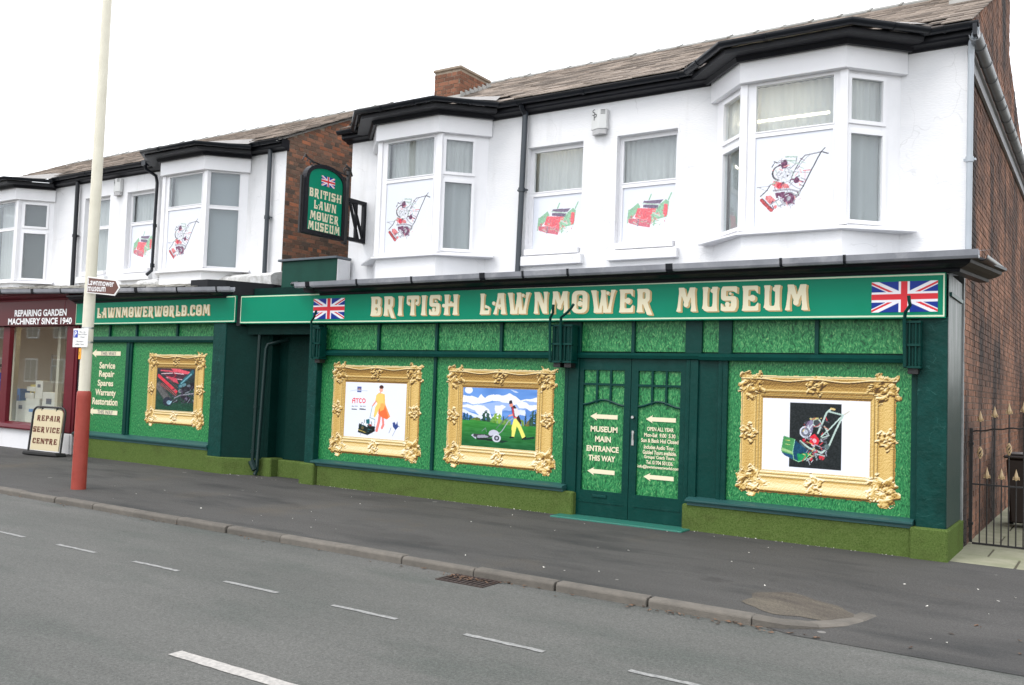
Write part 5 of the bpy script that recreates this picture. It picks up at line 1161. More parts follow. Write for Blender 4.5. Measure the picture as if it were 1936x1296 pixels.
LET = [('B', -9.33, -9.10), ('R', -9.07, -8.83), ('I', -8.80, -8.68), ('T', -8.62, -8.39), ('I', -8.36, -8.24), ('S', -8.20, -8.0), ('H', -7.96, -7.67), ('L', -7.32, -7.13), ('A', -7.09, -6.85), ('W', -6.84, -6.49), ('N', -6.43, -6.20), ('M', -6.17, -5.88), ('O', -5.85, -5.61),
       ('W', -5.56, -5.22), ('E', -5.17, -4.96), ('R', -4.93, -4.70), ('M', -4.40, -4.13), ('U', -4.08, -3.87), ('S', -3.84, -3.64), ('E', -3.59, -3.38), ('U', -3.34, -3.13), ('M', -3.09, -2.82)]
for c, a, b in LET: deco_letter(c, a, b, 2.586 + zf(a), 2.875 + zf(a), -.158, fs, rise=-.0042)
flag(fs, -10.53, -9.86, 2.585, 2.905, -.155); flag(fs, -2.155, -1.505, 2.55, 2.875, -.155)
# website fascia and shop
# ================================================================== the neighbouring building (web-address shop and red shop)
nb = thing('neighbour_building', 'white upper storey with two bays over a green shopfront and a maroon shopfront', 'building')
mb = MB(); G1 = (-18.75, -17.83, 3.72, 5.42); G2 = (-17.22, -16.30, 3.72, 5.42)
for a, b, hh in ((-24.5, -22.3, []), (-20.0, -15.76, [G1, G2]), (-13.51, -12.47, [])):
    w_ = MB(); wall_holes(w_, a, b, 3.1, 5.88, WY, hh); part('upper_wall', w_, WHITE, nb)
mb = MB()
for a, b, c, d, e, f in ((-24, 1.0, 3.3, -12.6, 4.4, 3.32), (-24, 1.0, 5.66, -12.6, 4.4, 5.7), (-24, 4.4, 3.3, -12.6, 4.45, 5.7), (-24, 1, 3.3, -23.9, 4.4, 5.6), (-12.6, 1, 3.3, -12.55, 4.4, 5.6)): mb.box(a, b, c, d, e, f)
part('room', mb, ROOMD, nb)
flat_window(nb, G1, 4.76, 'curtained window behind the lamp post', 'c', printit=False); flat_window(nb, G2, 4.76, 'window with a red mower print', 'c')
bay(nb, -15.22, -13.98, style='blind', cas=False, lab='bay window over the web address shop', chs=(.08, .60))
bay(nb, -21.75, -20.48, style='blindd', cas=True, printit=False, lab='bay window at the left edge over the maroon shop', chs=(.16, .61))
for a, b in ((-24.5, -22.35), (-19.95, -15.80), (-13.48, -12.44)):
    mb = MB(); mb.prism([(.93, 5.75), (.875, 5.755), (.86, 5.78), (.76, 5.795), (.745, 5.815), (.745, 5.945), (.93, 5.945)], 'x', a, b); part('eaves_board', mb, BLACK, nb)
for a, b in ((-19.8, -16.0), (-13.3, -12.42)): gutter([(a, .745), (b, .745)], .058, 5.92, nb, BLACKG, brackets=1.0)
pipe(nb, [(-12.82, .82, 5.83), (-12.82, .82, 3.36)], .042, mat('charcoal_downpipe', (.035, .045, .055)), clips=(4.55,))
pipe(nb, [(-18.95, .82, 5.85), (-18.93, .82, 3.50)], .045, BLACKG, clips=(4.6,))
mb = MB(); mb.tube([(-16.26, .62, 5.88), (-16.26, .64, 5.76), (-16.14, .80, 5.64), (-16.12, .82, 5.50), (-16.14, .82, 3.72), (-16.20, .74, 3.62)], .032, 8); mb.tube([(-16.13, .82, 3.86), (-16.13, .82, 3.78)], .045, 8); mb.tube([(-16.12, .82, 4.66), (-16.12, .82, 4.60)], .042, 8); mb.box(-16.33, .58, 5.82, -16.20, .72, 5.93); part('downpipe', mb, BLACKG, nb, smooth=True)
# roof
LY, LZ = 3.9, 7.48
mb = MB(); mb.add([(-25, .62, 5.905), (-12.35, .62, 5.905), (-12.35, LY, LZ - .02), (-25, LY, LZ - .02)], [(0, 1, 2, 3)]); mb.add([(-25, LY, LZ - .02), (-12.35, LY, LZ - .02), (-12.35, 8, 5.8), (-25, 8, 5.8)], [(0, 1, 2, 3)]); roofL = part('roof', mb, SLATEB, nb)
slate_roof(roofL, -25, -12.34, .63, 5.92, LY, LZ, SLATE, 200, skip=((-22.6, -19.7), (-16.1, -13.2))); ridge_tiles(roofL, -24.6, -12.6, LY, LZ + .03)
mb = MB(); gx = -12.465; mb.add([(gx, WY + .001, 2.9), (gx, 8, 2.9), (gx, 8, 5.85), (gx, LY, LZ - .08), (gx, WY + .001, 6.02)], [(0, 1, 2, 3, 4)]); gab = part('gable_wall', mb, MORTAR, nb)
brick_wall(gab, (gx, WY + .006), (gx, 4.4), 3.2, 7.5, BRICKO, lambda s, z: z < 5.92 + (WY + s - .63) * .477 - .06 and z > 3.4, 300)
mb = MB()
for a, b, z in ((WY, LY, 0),): mb.add([(gx + .02, .64, 5.87), (gx + .02, LY, LZ - .06), (gx + .02, LY, LZ + .0), (gx + .02, .64, 5.93), (gx, .64, 5.87), (gx, LY, LZ - .06), (gx, LY, LZ), (gx, .64, 5.93)], [(0, 1, 2, 3), (0, 4, 5, 1), (3, 2, 6, 7), (0, 3, 7, 4)])
part('verge_mortar', mb, LEADW, gab)
# white flaking ledge under the bay, dark soffit
mb = MB(); n = 40; pts = []
for i in range(n + 1):
    x = lerp(-16.3, -12.36, i / n); pts.append((x, .60 + .012 * math.sin(i * 2.3), 3.22 + random.uniform(-.012, .012), 3.50 + random.uniform(-.02, .01)))
vs = []
for x, y, a, b in pts: vs += [(x, y, a), (x, y - .02, b - .05), (x, y + .05, b), (x, WY + .01, b + .06), (x, WY + .01, a)]
mb.add(vs, [(5 * i + j, 5 * (i + 1) + j, 5 * (i + 1) + (j + 1) % 5, 5 * i + (j + 1) % 5) for i in range(n) for j in range(5)] + [tuple(5 * n + j for j in range(5))]); part('white_ledge', mb, mat('flaking_white_ledge', (.74, .74, .74), .8, (.38, .38, .36), 7, .35, .8, 25), nb)
mb = MB(); mb.prism([(-12.72, -.10), (-12.34, .62), (-12.34, .9), (-13.4, .9), (-13.4, -.30), (-12.95, -.30)], 'z', 3.02, 3.29); part('soffit', mb, BLACK, nb)
mb = MB(); mb.prism([(-12.63, .0), (-12.50, .0), (-12.26, .35), (-12.26, .7), (-12.63, .7)], 'z', 2.5, 3.02); part('corner_infill', mb, DGREEN, nb)
# lean-to roof over the shops with rough white-edged slates
mb = MB(); mb.add([(-25, -.37, 3.42), (-12.9, -.37, 3.13), (-12.9, WY, 3.36), (-25, WY, 3.62)], [(0, 1, 2, 3)]); lt = part('lean_to_roof', mb, SLATEB, nb)
SL2 = mat('mossy_lean_to_slate', (.40, .39, .37), .8, (.22, .21, .17), 4, .45, .4, 40, rand=.35)
mb = MB(); 
for r in range(6):
    x = -25 + (.15 if r % 2 else 0)
    while x < -13.2:
        t = (x + 25) / 12.1; zb = lerp(3.42, 3.13, t); zt = lerp(3.62, 3.36, t); v0 = r / 6; v1 = min(1, v0 + .24); y0 = lerp(-.40, WY, v0); y1 = lerp(-.40, WY, v1); z0 = lerp(zb, zt, v0) + .03 + random.uniform(0, .014); z1 = lerp(zb, zt, v1) + .012
        w = random.uniform(.22, .29); j = random.uniform(-.03, .03)
        mb.add([(x, y0 + j, z0 - .014), (x + w, y0 + j, z0 - .014), (x + w, y1, z1 - .01), (x, y1, z1 - .01), (x, y0 + j, z0), (x + w, y0 + j, z0), (x + w, y1, z1), (x, y1, z1)], [(3, 2, 1, 0), (4, 5, 6, 7), (0, 1, 5, 4), (1, 2, 6, 5), (3, 0, 4, 7)]); x += w + .008
part('slating', mb, SL2, lt, kind='stuff')
cornice(nb, [(-17.15, 0), (-12.62, 0)], .02); cornice(nb, [(-25, 0), (-17.152, 0)], .11, RED)
canopy_gutter(nb, -25, -12.17, 2.83, .024)
# green shopfront
X0, X1 = -17.06, -12.96
mb = MB(); mb.box(X0, .035, 0, -12.65, .10, 2.60); part('shopfront_backing', mb, DGREEN, nb)
for a, b in ((-17.0, -16.16), (-16.12, -15.31), (-15.27, -14.10), (-14.06, -12.98)): grass_panel(nb, a, b, 2.33, 2.56, .012)
for x in (-16.14, -15.29, -14.08): mb = MB(); mb.box(x - .022, -.03, 2.30, x + .022, .034, 2.56); part('top_light_bar', mb, DGREEN, nb, bevel=.004)
mb = MB(); mb.prism([(-.07, 2.22), (-.09, 2.26), (-.06, 2.33), (.03, 2.33), (.03, 2.22)], 'x', X0, X1); part('transom', mb, DGREEN, nb)
grass_panel(nb, -17.0, -15.56, .49, 2.22); grass_panel(nb, -15.38, X1, .49, 2.22)
mb = MB(); mb.box(-15.56, -.035, .48, -15.38, .034, 2.22); mb.box(-15.50, -.05, .48, -15.44, -.034, 2.22); part('mullion', mb, DGREEN, nb, bevel=.005)
mb = MB(); mb.box(X0, -.06, .3, -16.99, .034, 2.56); part('window_post', mb, BLACK, nb)
mb = MB(); mb.prism([(-.145, .40), (-.155, .42), (-.155, .44), (-.09, .47), (0, .49), (0, .40)], 'x', -17.0, -12.95); mb.box(-17.0, -.12, .36, -12.97, -.02, .399); part('shop_sill', mb, SILLG, nb)
mb = MB(); mb.prism([(-12.955, -.12), (-12.63, -.12), (-12.60, .0), (-12.955, .0)], 'z', .27, 2.57); part('corner_pier', mb, DGREEN2, nb, bevel=.005)
mb = MB(); mb.prism([(-12.628, -.10), (-11.95, .24), (-11.95, .42), (-12.628, .42)], 'z', .0, 2.55); part('splayed_wall', mb, DGREEN_SHADE, nb)
turf(nb, (-17.0, -.11, -.03, -12.96, .03, .375)); 
mb = MB(); mb.prism([(-12.975, -.165), (-12.50, -.165), (-12.43, -.13), (-11.98, .11), (-11.9, .2), (-12.9, .2)], 'z', -.03, .275); part('turf_plinth', mb, TURF, nb, bevel=.012)
w = 0
t1 = .0; dt = -.006
for z in (2.005, .875):
    arrow(-16.70, -15.765, z, .16, dt - .003, nb); text('THIS WAY', -16.40, -15.90, z - .038, z + .038, dt - .008, GREYTXT, nb, .0)
for s, z, a, b, lo, hi in (('Service', 1.775, -16.43, -15.92, .065, .065), ('Repair', 1.61, -16.43, -15.93, .095, .065), ('Spares', 1.43, -16.46, -15.95, .09, .065), ('Warranty', 1.25, -16.52, -15.85, .095, .065), ('Restoration', 1.075, -16.60, -15.78, .065, .07)): text(s, a, b, z - lo, z + hi, dt, CREAM, nb, .03)
golden(nb, -14.875, -13.285, .74, 2.005, art_blades, .255, 'gilt frame print of red mower blades', -.004)
ws = fascia('fascia_sign', 'green fascia board lettered LAWNMOWERWORLD.COM left of the recess', -17.10, -12.375, 2.555, 3.01, SIGNG, rise=False)
deco_word('LAWNMOWERWORLD.COM', -16.38, -13.03, 2.685, 2.875, -.158, ws)
# maroon shopfront
rb = fascia('fascia_sign', 'maroon fascia board lettered REPAIRING GARDEN MACHINERY SINCE 1940 at the left edge', -23.5, -17.105, 2.56, 3.10, REDF, border=False, rise=False)
text('REPAIRING GARDEN', -19.36, -17.42, 2.75, 2.89, -.156, WHITETXT, rb, .035, rise=-.004); text('MACHINERY SINCE 1940', -19.60, -17.22, 2.545 + .035, 2.715, -.156, WHITETXT, rb, .035, rise=-.004)
mb = MB(); mb.box(-20.4, -.152, 2.57, -20.38, -.1499, 3.09); mb.box(-17.52, -.153, 2.57, -17.50, -.1499, 3.09); part('board_joint', mb, RED, rb)
mb = MB(); mb.box(-17.52, -.06, .40, -17.12, .06, 2.60); mb.box(-17.46, -.075, .42, -17.2, -.061, 2.55); part('red_pillar', mb, RED, nb, bevel=.006)
mb = MB(); mb.box(-19.96, -.05, .50, -19.70, .05, 2.60); part('red_mullion', mb, RED, nb, bevel=.006)
mb = MB(); mb.prism([(-.14, .40), (-.15, .43), (-.12, .50), (.05, .54), (.05, .40)], 'x', -23.5, -17.521); mb.box(-23.5, -.05, 2.54, -17.521, .05, 2.60); part('red_sill', mb, RED, nb)
mb = MB(); mb.box(-23.5, -.06, -.05, -17.14, .05, .40); mb.box(-17.50, -.075, -.05, -17.2, -.061, .39); part('white_stall_riser', mb, WHITE, nb, bevel=.01)
mb = MB(); mb.box(-17.12, -.03, 0, -17.06, .06, 2.6); part('black_post', mb, BLACK, nb)
fr0 = (0, .02, 1, 0); pane(fr0, -19.70, -17.52, .54, 2.56, 0, nb); pane(fr0, -23.4, -19.96, .54, 2.56, 0, nb)
mb = MB(); mb.box(-27.6, .1, .05, -17.15, 3.4, .07); mb.box(-27.6, 3.4, .05, -17.15, 3.45, 2.8); mb.box(-17.2, .1, .05, -17.15, 3.4, 2.8); mb.box(-27.6, .1, .05, -27.55, 3.4, 2.8); mb.box(-27.6, .1, 2.76, -17.15, 3.4, 2.8); part('shop_room', mb, ROOM, nb)
mb = MB(); mb.box(-21.0, .06, .5, -17.5, .85, .52); mb.box(-21.0, .83, .07, -17.5, .85, .5); part('display_shelf', mb, mat('cream_display_shelf', (.6, .56, .46), .6), nb)
for a, b in ((-18.50, -18.40), (-20.28, -20.16)):
    mb = MB(); mb.box(a, .33, .52, b, .43, 2.76); part('shop_post', mb, mat('cream_shop_post', (.55, .5, .38), .7), nb)
mb = MB(); mb.box(-22.0, 2.2, 1.75, -20.9, 2.24, 1.78); mb.box(-22.0, 2.2, 2.0, -20.9, 2.24, 2.03); mb.box(-22.0, 2.2, .1, -21.97, 2.24, 2.05); mb.box(-20.93, 2.2, .1, -20.9, 2.24, 2.05); mb.box(-21.5, 2.2, 1.75, -21.47, 2.24, 2.03); part('shelf_rack', mb, mat('pale_rack_paint', (.5, .5, .46), .5), nb)
mb = MB(); mb.tube([(-19.78, .45, 2.615), (-18.85, .45, 2.60)], .022, 8); part('fluorescent_tube', mb, TUBE, nb)

# cartons in the maroon shop's window
cz = .52
cart = [(-19.93, .30, cz, .36, .30, .44, BOXW, 'cream carton, front left of the window display'), (-19.52, .28, cz, .50, .30, .36, BOXW, 'wide cream carton with a blue strip, front centre of the display'), (-18.98, .34, cz, .50, .34, .66, BOXW, 'cream carton behind the board sign'),
        (-18.40, .46, cz, .36, .30, .98, BOXW, 'tallest cream carton beside the maroon pillar'), (-19.56, .30, cz + .362, .54, .28, .15, BOXW, 'flat cream carton lying on the wide one'), (-19.26, .33, cz + .515, .28, .24, .38, BOXW, 'upright cream carton at the top of the display'),
        (-19.62, .31, cz + .515, .34, .24, .11, BOXW, 'lower of two thin white trays'), (-19.58, .32, cz + .66, .32, .24, .10, BOXW, 'upper of two thin white trays'), (-20.15, .42, cz, .12, .30, .70, BOXB, 'blue carton standing at the left of the display'), (-19.99, .62, cz + .0, .22, .20, .80, BOXY, 'yellow carton behind the front left one')]
for x, y, z, w_, d_, h_, m, lab in cart:
    t = thing('carton', lab, 'box', 'cartons in the maroon shop window', (x, y, z)); mb = MB(); mb.box(0, 0, 0, w_, d_, h_); part('box_body', mb, m, t, bevel=.006)
    mb = MB(); mb.box(w_ * .3, -.004, h_ * .62, w_ * .7, -.0005, h_ * .80)
    if h_ > .2: part('printed_label', mb, BOXB if 'strip' in lab else GREYTXT, t)
    mb = MB(); mb.box(0, d_ / 2 - .02, h_ - .001, w_, d_ / 2 + .02, h_ + .002); part('tape', mb, BOXY if m is BOXW else BOXW, t)

# person in blue inside the maroon shop (mostly beyond the left edge)
def skin_chain(name, verts, edges, radii, m, parent, root=0, sub=2):
    me = bpy.data.meshes.new(name); me.from_pydata(verts, edges, []); me.materials.append(m); o = put(name, me, parent)
    md = o.modifiers.new('skin', 'SKIN'); 
    for i, r in enumerate(radii):
        me.skin_vertices[0].data[i].radius = (r, r) if not isinstance(r, tuple) else r
    me.skin_vertices[0].data[root].use_root = True
    s = o.modifiers.new('sub', 'SUBSURF'); s.levels = s.render_levels = sub; return o
pp = thing('person', 'person in a blue top standing behind the left pane of the maroon shop', 'person', loc=(-23.22, 1.6, .07)); pp.rotation_euler = (0, 0, .5)
V = [(0, 0, .92), (0, 0, 1.15), (0, 0, 1.38), (0, 0, 1.50), (0, -.02, 1.62), (.19, 0, 1.42), (.24, 0, 1.12), (.23, -.16, .95), (-.19, 0, 1.42), (-.24, 0, 1.12), (-.22, -.16, .95), (.10, 0, .86), (.11, -.02, .48), (.11, .02, .08), (.11, -.14, .04), (-.10, 0, .86), (-.11, -.02, .48), (-.11, .02, .08), (-.11, -.14, .04)]
Ed = [(0, 1), (1, 2), (2, 3), (3, 4), (2, 5), (5, 6), (6, 7), (2, 8), (8, 9), (9, 10), (0, 11), (11, 12), (12, 13), (13, 14), (0, 15), (15, 16), (16, 17), (17, 18)]
Rd = [(.15, .11), (.14, .10), (.15, .11), .055, (.085, .10), .065, .047, .032, .065, .047, .032, .09, .06, .045, .035, .09, .06, .045, .035]
skin_chain('body', V, Ed, Rd, SKIN, pp)
skin_chain('jacket', [(0, 0, .90), (0, 0, 1.15), (0, 0, 1.38), (0, 0, 1.47), (.20, 0, 1.43), (.25, 0, 1.12), (.235, -.15, .97), (-.20, 0, 1.43), (-.25, 0, 1.12), (-.235, -.15, .97)], [(0, 1), (1, 2), (2, 3), (2, 4), (4, 5), (5, 6), (2, 7), (7, 8), (8, 9)], [(.18, .13), (.17, .125), (.175, .13), .075, .085, .068, .05, .085, .068, .05], JACKET, pp)
skin_chain('trousers', [(0, 0, .92), (.10, 0, .86), (.11, -.02, .48), (.11, .02, .09), (-.10, 0, .86), (-.11, -.02, .48), (-.11, .02, .09)], [(0, 1), (1, 2), (2, 3), (0, 4), (4, 5), (5, 6)], [(.16, .12), .105, .08, .07, .105, .08, .07], TROUS, pp)
skin_chain('hair', [(0, .03, 1.62), (0, .02, 1.70)], [(0, 1)], [(.088, .095), (.075, .09)], HAIR, pp)

# ================================================================== hanging sign on its bracket
hs = thing('hanging_sign', 'arched green hanging sign lettered BRITISH LAWN MOWER MUSEUM in a black frame', 'sign', loc=(0, 0, 0))
ya, yb, za, zs, zt = -.50, .38, 3.91, 4.76, 5.05
def arch(y0, y1, z0, zs, zt, n=18, inset=0):
    return [(y0 + inset, z0 + inset), (y1 - inset, z0 + inset)] + [(lerp(y0, y1, .5) + (y1 - y0 - 2 * inset) / 2 * math.cos(R(t)), zs + (zt - zs - inset) * math.sin(R(t)) ** .8) for t in np.linspace(0, 180, n)]
mb = MB(); mb.prism(arch(ya, yb, za, zs, zt), 'x', -10.56, -10.48); part('sign_board', mb, BLACK, hs)
mb = MB(); A = arch(ya, yb, za, zs, zt); Bq = arch(ya, yb, za, zs, zt, inset=.062); n = len(A)
vs = [(-10.455, y, z) for y, z in A] + [(-10.455, y, z) for y, z in Bq] + [(-10.479, y, z) for y, z in A] + [(-10.479, y, z) for y, z in Bq]
fsx = [(i, (i + 1) % n, n + (i + 1) % n, n + i) for i in range(n)] + [(i, 2 * n + i, 2 * n + (i + 1) % n, (i + 1) % n) for i in range(n)] + [(n + i, n + (i + 1) % n, 3 * n + (i + 1) % n, 3 * n + i) for i in range(n)]
mb.add(vs, fsx); part('sign_frame', mb, BLACK, hs)
mb = MB(); mb.prism(arch(ya, yb, za, zs, zt, inset=.063), 'x', -10.4795, -10.474); part('green_face', mb, SIGNG, hs)
flag(hs, -.165, .135, 4.715, 4.875, -10.470, plane='x')
for s, z, a, b in (('BRITISH', 4.50, -.415, .30), ('LAWN', 4.32, -.31, .19), ('MOWER', 4.145, -.38, .255), ('MUSEUM', 3.98, -.41, .29)): deco_word(s, a, b, z, z + .135, -10.470, hs, plane='x', plain=True)
mb = MB(); mb.tube([(-10.50, -.56, 5.03), (-10.50, -.50, 5.14), (-10.50, -.44, 5.10), (-10.50, -.46, 5.04)], .010, 6); mb.tube([(-10.50, -.50, 5.11), (-10.50, -.35, 5.06), (-10.50, .44, 5.00)], .013, 6)
mb.tube([(-10.50, .50 + .085 * math.cos(t) * (1 - t / 14) - .08, 5.06 + .085 * math.sin(t) * (1 - t / 14)) for t in np.linspace(0, 9, 26)], .011, 6); mb.tube([(-10.50, .36 + .06 * math.cos(t) * (1 - t / 14), 4.90 + .06 * math.sin(t) * (1 - t / 14)) for t in np.linspace(0, 9, 24)], .010, 6)
mb.tube([(-10.50, -.36 + .05 * math.cos(t) * (1 - t / 14), 5.03 + .05 * math.sin(t) * (1 - t / 14)) for t in np.linspace(0, 9, 24)], .009, 6); mb.tube([(-10.50, .40, 5.17), (-10.50, .50, 5.12), (-10.50, .55, 5.02), (-10.50, .46, 4.98)], .016, 6)
part('scroll_iron', mb, IRON, hs, smooth=True)
mb = MB(); mb.box(-10.525, .44, 3.86, -10.475, .475, 5.08); mb.box(-10.525, .38, 3.87, -10.475, .44, 3.90); mb.box(-10.53, -.56, 3.9, -10.50, -.52, 4.80); part('upright_bar', mb, IRON, hs)
mb = MB(); mb.box(-10.53, .48, 4.58, -10.47, WY, 4.64); mb.box(-10.53, .48, 3.94, -10.47, WY, 4.0); mb.box(-10.53, .84, 4.0, -10.47, WY, 4.58)
for (a, b), (c, d) in (((.50, 4.6), (.74, 3.97)), ((.58, 4.6), (.86, 3.97))):
    mb.prism([(a, b), (a + .035, b), (c + .035, d), (c, d)], 'x', -10.52, -10.48)
mb.box(-10.52, .66, 4.0, -10.48, .70, 4.58); part('bracket_frame', mb, BLACK, hs)

# alarm boxes
def alarm(label, x, z, y=WY):
    t = thing('alarm_box', label, 'alarm box', 'alarm boxes under the eaves', (x, y, z)); mb = MB(); mb.prism([(-.125, -.01), (-.125, -.07), (.02, -.12), (.125, -.08), (.125, -.01)], 'z', 0, .28); part('case', mb, ALARM, t, bevel=.006)
    mb = MB()
    for k in range(4): mb.add([(.045, -.1135, .21 + k * .018), (.105, -.0905, .21 + k * .018), (.105, -.0905, .217 + k * .018), (.045, -.1135, .217 + k * .018)], [(0, 1, 2, 3)])
    part('vent', mb, DARKTXT, t)
    mb = MB(); mb.prism([(-.11, -.02), (-.10, -.07), (.02, -.11), (.11, -.07), (.11, -.02)], 'z', -.07, -.001); part('lamp_cover', mb, mat('clear_grey_plastic', (.42, .42, .42), .3), t)
    me, a = text_mesh('S', .0)
    for ch_, ox, oz in (('S', -.105, .20), ('P', -.075, .13)):
        o = text(ch_, ox, ox + .055, oz, oz + .09, -.0, DARKTXT, t, .0); m_ = o.data
        for v in m_.vertices: v.co.y = -.07 - (v.co.x + .125) * .345 - .004
    return t
alarm('pale alarm box between the two flat windows of the museum', -6.06, 5.30); alarm('pale alarm box between the two flat windows left of the museum, beside the lamp post', -17.50, 5.44)

# old blind arms on the shopfront posts
def blind_arm(label, x, hook_):
    t = thing('blind_arm', label, 'iron bracket', 'old shop blind arms', (x, -.05, 0)); mb = MB()
    for i in range(5): mb.tube([(-.06 + i * .03, -.16 - .02 * (i % 2), 1.98), (-.06 + i * .03, -.16 - .02 * (i % 2), 2.44)], .009, 5)
    for z in (1.97, 2.20, 2.44): mb.box(-.08, -.19, z - .012, .08, -.02, z + .012)
    mb.box(-.075, -.15, 1.99, .075, -.03, 2.43); part('folded_lattice', mb, DGREEN, t)
    mb = MB(); mb.tube([(-.07, -.20, 1.97), (-.075, -.22, 2.45), (-.06, -.24, 2.54), (hook_ * .4, -.29, 2.60), (hook_ * .8, -.31, 2.655), (hook_, -.31, 2.70)], .018, 7); part('hooked_rod', mb, DGREEN, t, smooth=True)
    mb = MB(); mb.prism([(-.05, -.02), (-.05, -.14), (.05, -.14), (.05, -.02)], 'z', 1.90, 1.958); part('foot_bracket', mb, IRON, t); return t
blind_arm('dark green blind arm on the left pier, hook over the left flag', -10.36, .11); blind_arm('left of the paired blind arms at the middle post', -6.02, .02); blind_arm('right of the paired blind arms at the middle post', -5.86, .16); blind_arm('dark green blind arm at the right pier below the right flag', -1.73, -.02)

# ================================================================== street furniture
LX, LYp = -11.97, -3.03
lp = thing('lamp_post', 'tall cream lamp post with a thick red base on the pavement edge', 'lamp post', loc=(LX, LYp, 0))
mb = MB(); mb.tube([(0, 0, -.02), (0, 0, 1.28), (0, 0, 1.34), (0, 0, 1.36)], [.098, .095, .092, .078], 20); part('base', mb, POSTR, lp, smooth=True)
mb = MB(); mb.tube([(0, 0, 1.36), (0, 0, 4), (0, 0, 8.0)], [.077, .074, .060], 20); part('pole', mb, POSTW, lp, smooth=True)
mb = MB(); mb.tube([(0, 0, .583), (0, 0, .60)], .0985, 20); part('base_seam', mb, POSTR, lp)
mb = MB(); mb.tube([(0, 0, 1.205), (0, 0, 1.215)], .0962, 20); part('base_seam', mb, POSTR, lp)
mb = MB(); mb.tube([(0, 0, 8.0), (-.1, -.2, 8.4), (-.3, -.7, 8.6)], [.06, .05, .04], 12); part('lamp_arm', mb, POSTW, lp, smooth=True)
mb = MB(); mb.box(-.42, -1.25, 8.53, -.22, -.65, 8.66); part('lamp_head', mb, GREYP, lp, bevel=.03)
mb = MB(); mb.box(-.055, -.082, 1.80, .0, -.060, 1.955); part('orange_sticker', mb, ORANGE, lp); text('7', -.045, -.018, 1.855, 1.90, -.084, DARKTXT, lp, .0)
for z in (2.24, 2.04): mb = MB(); mb.tube([(0, 0, z - .012), (0, 0, z + .012)], .079, 20); part('clip_band', mb, METAL, lp)
ps = thing('parking_sign', 'small white parking plate with a blue P on the lamp post', 'sign', loc=(LX - .03, LYp - .085, 0))
mb = MB(); mb.box(-.16, -.012, 1.965, .20, -.006, 2.225); part('plate', mb, SIGNW, ps, bevel=.002)
mb = MB(); mb.box(-.145, -.0145, 2.10, -.045, -.0125, 2.20); part('blue_square', mb, BLUE, ps); text('P', -.12, -.065, 2.112, 2.188, -.016, WHITETXT, ps, .02)
for s, z, a, b in (('Mon - Sat', 2.175, .0, .14), ('8am-6.30pm', 2.14, -.03, .18), ('1 hour', 2.105, .02, .13), ('No return', 2.045, -.06, .10), ('within 1 hour', 2.005, -.09, .12)): text(s, a, b, z - .010, z + .014, -.0145, GREYTXT, ps, .0)
ds_ = thing('direction_sign', 'brown arrow sign lettered Lawnmower museum clipped to the lamp post', 'sign', loc=(LX + .06, LYp - .065, 0))
pts = [(0, 2.735), (.64, 2.665), (.765, 2.775), (.68, 2.875), (0, 2.955)]
pts = [(0, 2.725), (.66, 2.665), (.76, 2.765), (.68, 2.875), (0, 2.955)]
mb = MB(); mb.prism(pts, 'y', -.02, -.008); part('plate', mb, SIGNW, ds_)
cx_, cz_ = .33, 2.81; mb = MB(); mb.prism([(cx_ + (x - cx_) * .945 + .0, cz_ + (z - cz_) * .86) for x, z in pts], 'y', -.0235, -.0205); part('brown_face', mb, BROWN, ds_)
text('Lawnmower', .03, .64, 2.832, 2.925, -.026, WHITETXT, ds_, .012, rise=-.08); text('museum', .03, .45, 2.745, 2.812, -.026, WHITETXT, ds_, .012, rise=-.05)
# board sign on the pavement
ab = thing('pavement_board', 'cream swing board lettered REPAIR SERVICE CENTRE in a black frame', 'pavement sign', loc=(-17.12, -.62, 0)); ab.rotation_euler = (R(-5), 0, R(9))
def rr2(x0, x1, z0, z1, r, n=6):
    return [(x0, z0), (x1, z0)] + [(x1 - r + r * math.cos(R(a)), z1 - r + r * math.sin(R(a))) for a in np.linspace(0, 90, n)] + [(x0 + r + r * math.cos(R(a)), z1 - r + r * math.sin(R(a))) for a in np.linspace(90, 180, n)]
pts = rr2(-.44, .44, .02, .93, .12); mb = MB(); mb.tube([(x, 0, z) for x, z in pts[1:]] + [(pts[0][0], 0, pts[0][1])], .020, 8); part('frame', mb, IRON, ab, smooth=True)
pts = rr2(-.385, .385, .10, .885, .09); mb = MB(); mb.prism(pts, 'y', -.012, .012); part('board', mb, BEIGE, ab)
mb = MB(); mb.prism([(-.47, 0), (.47, 0), (.45, .075), (-.45, .075)], 'y', -.12, .14); part('rubber_base', mb, mat('black_rubber', (.02, .02, .02), .8), ab, bevel=.02)
mb = MB()
for x in (-.2, .2): mb.tube([(x, 0, .86), (x, 0, .92)], .018, 6)
part('hanger', mb, IRON, ab)
for s, z, a, b in (('REPAIR', .665, -.30, .345), ('SERVICE', .445, -.37, .37), ('CENTRE', .225, -.34, .335)): deco_word(s, a, b, z, z + .105, -.016, ab, plain=True, mats=[BROWNTXT, BROWNTXT])

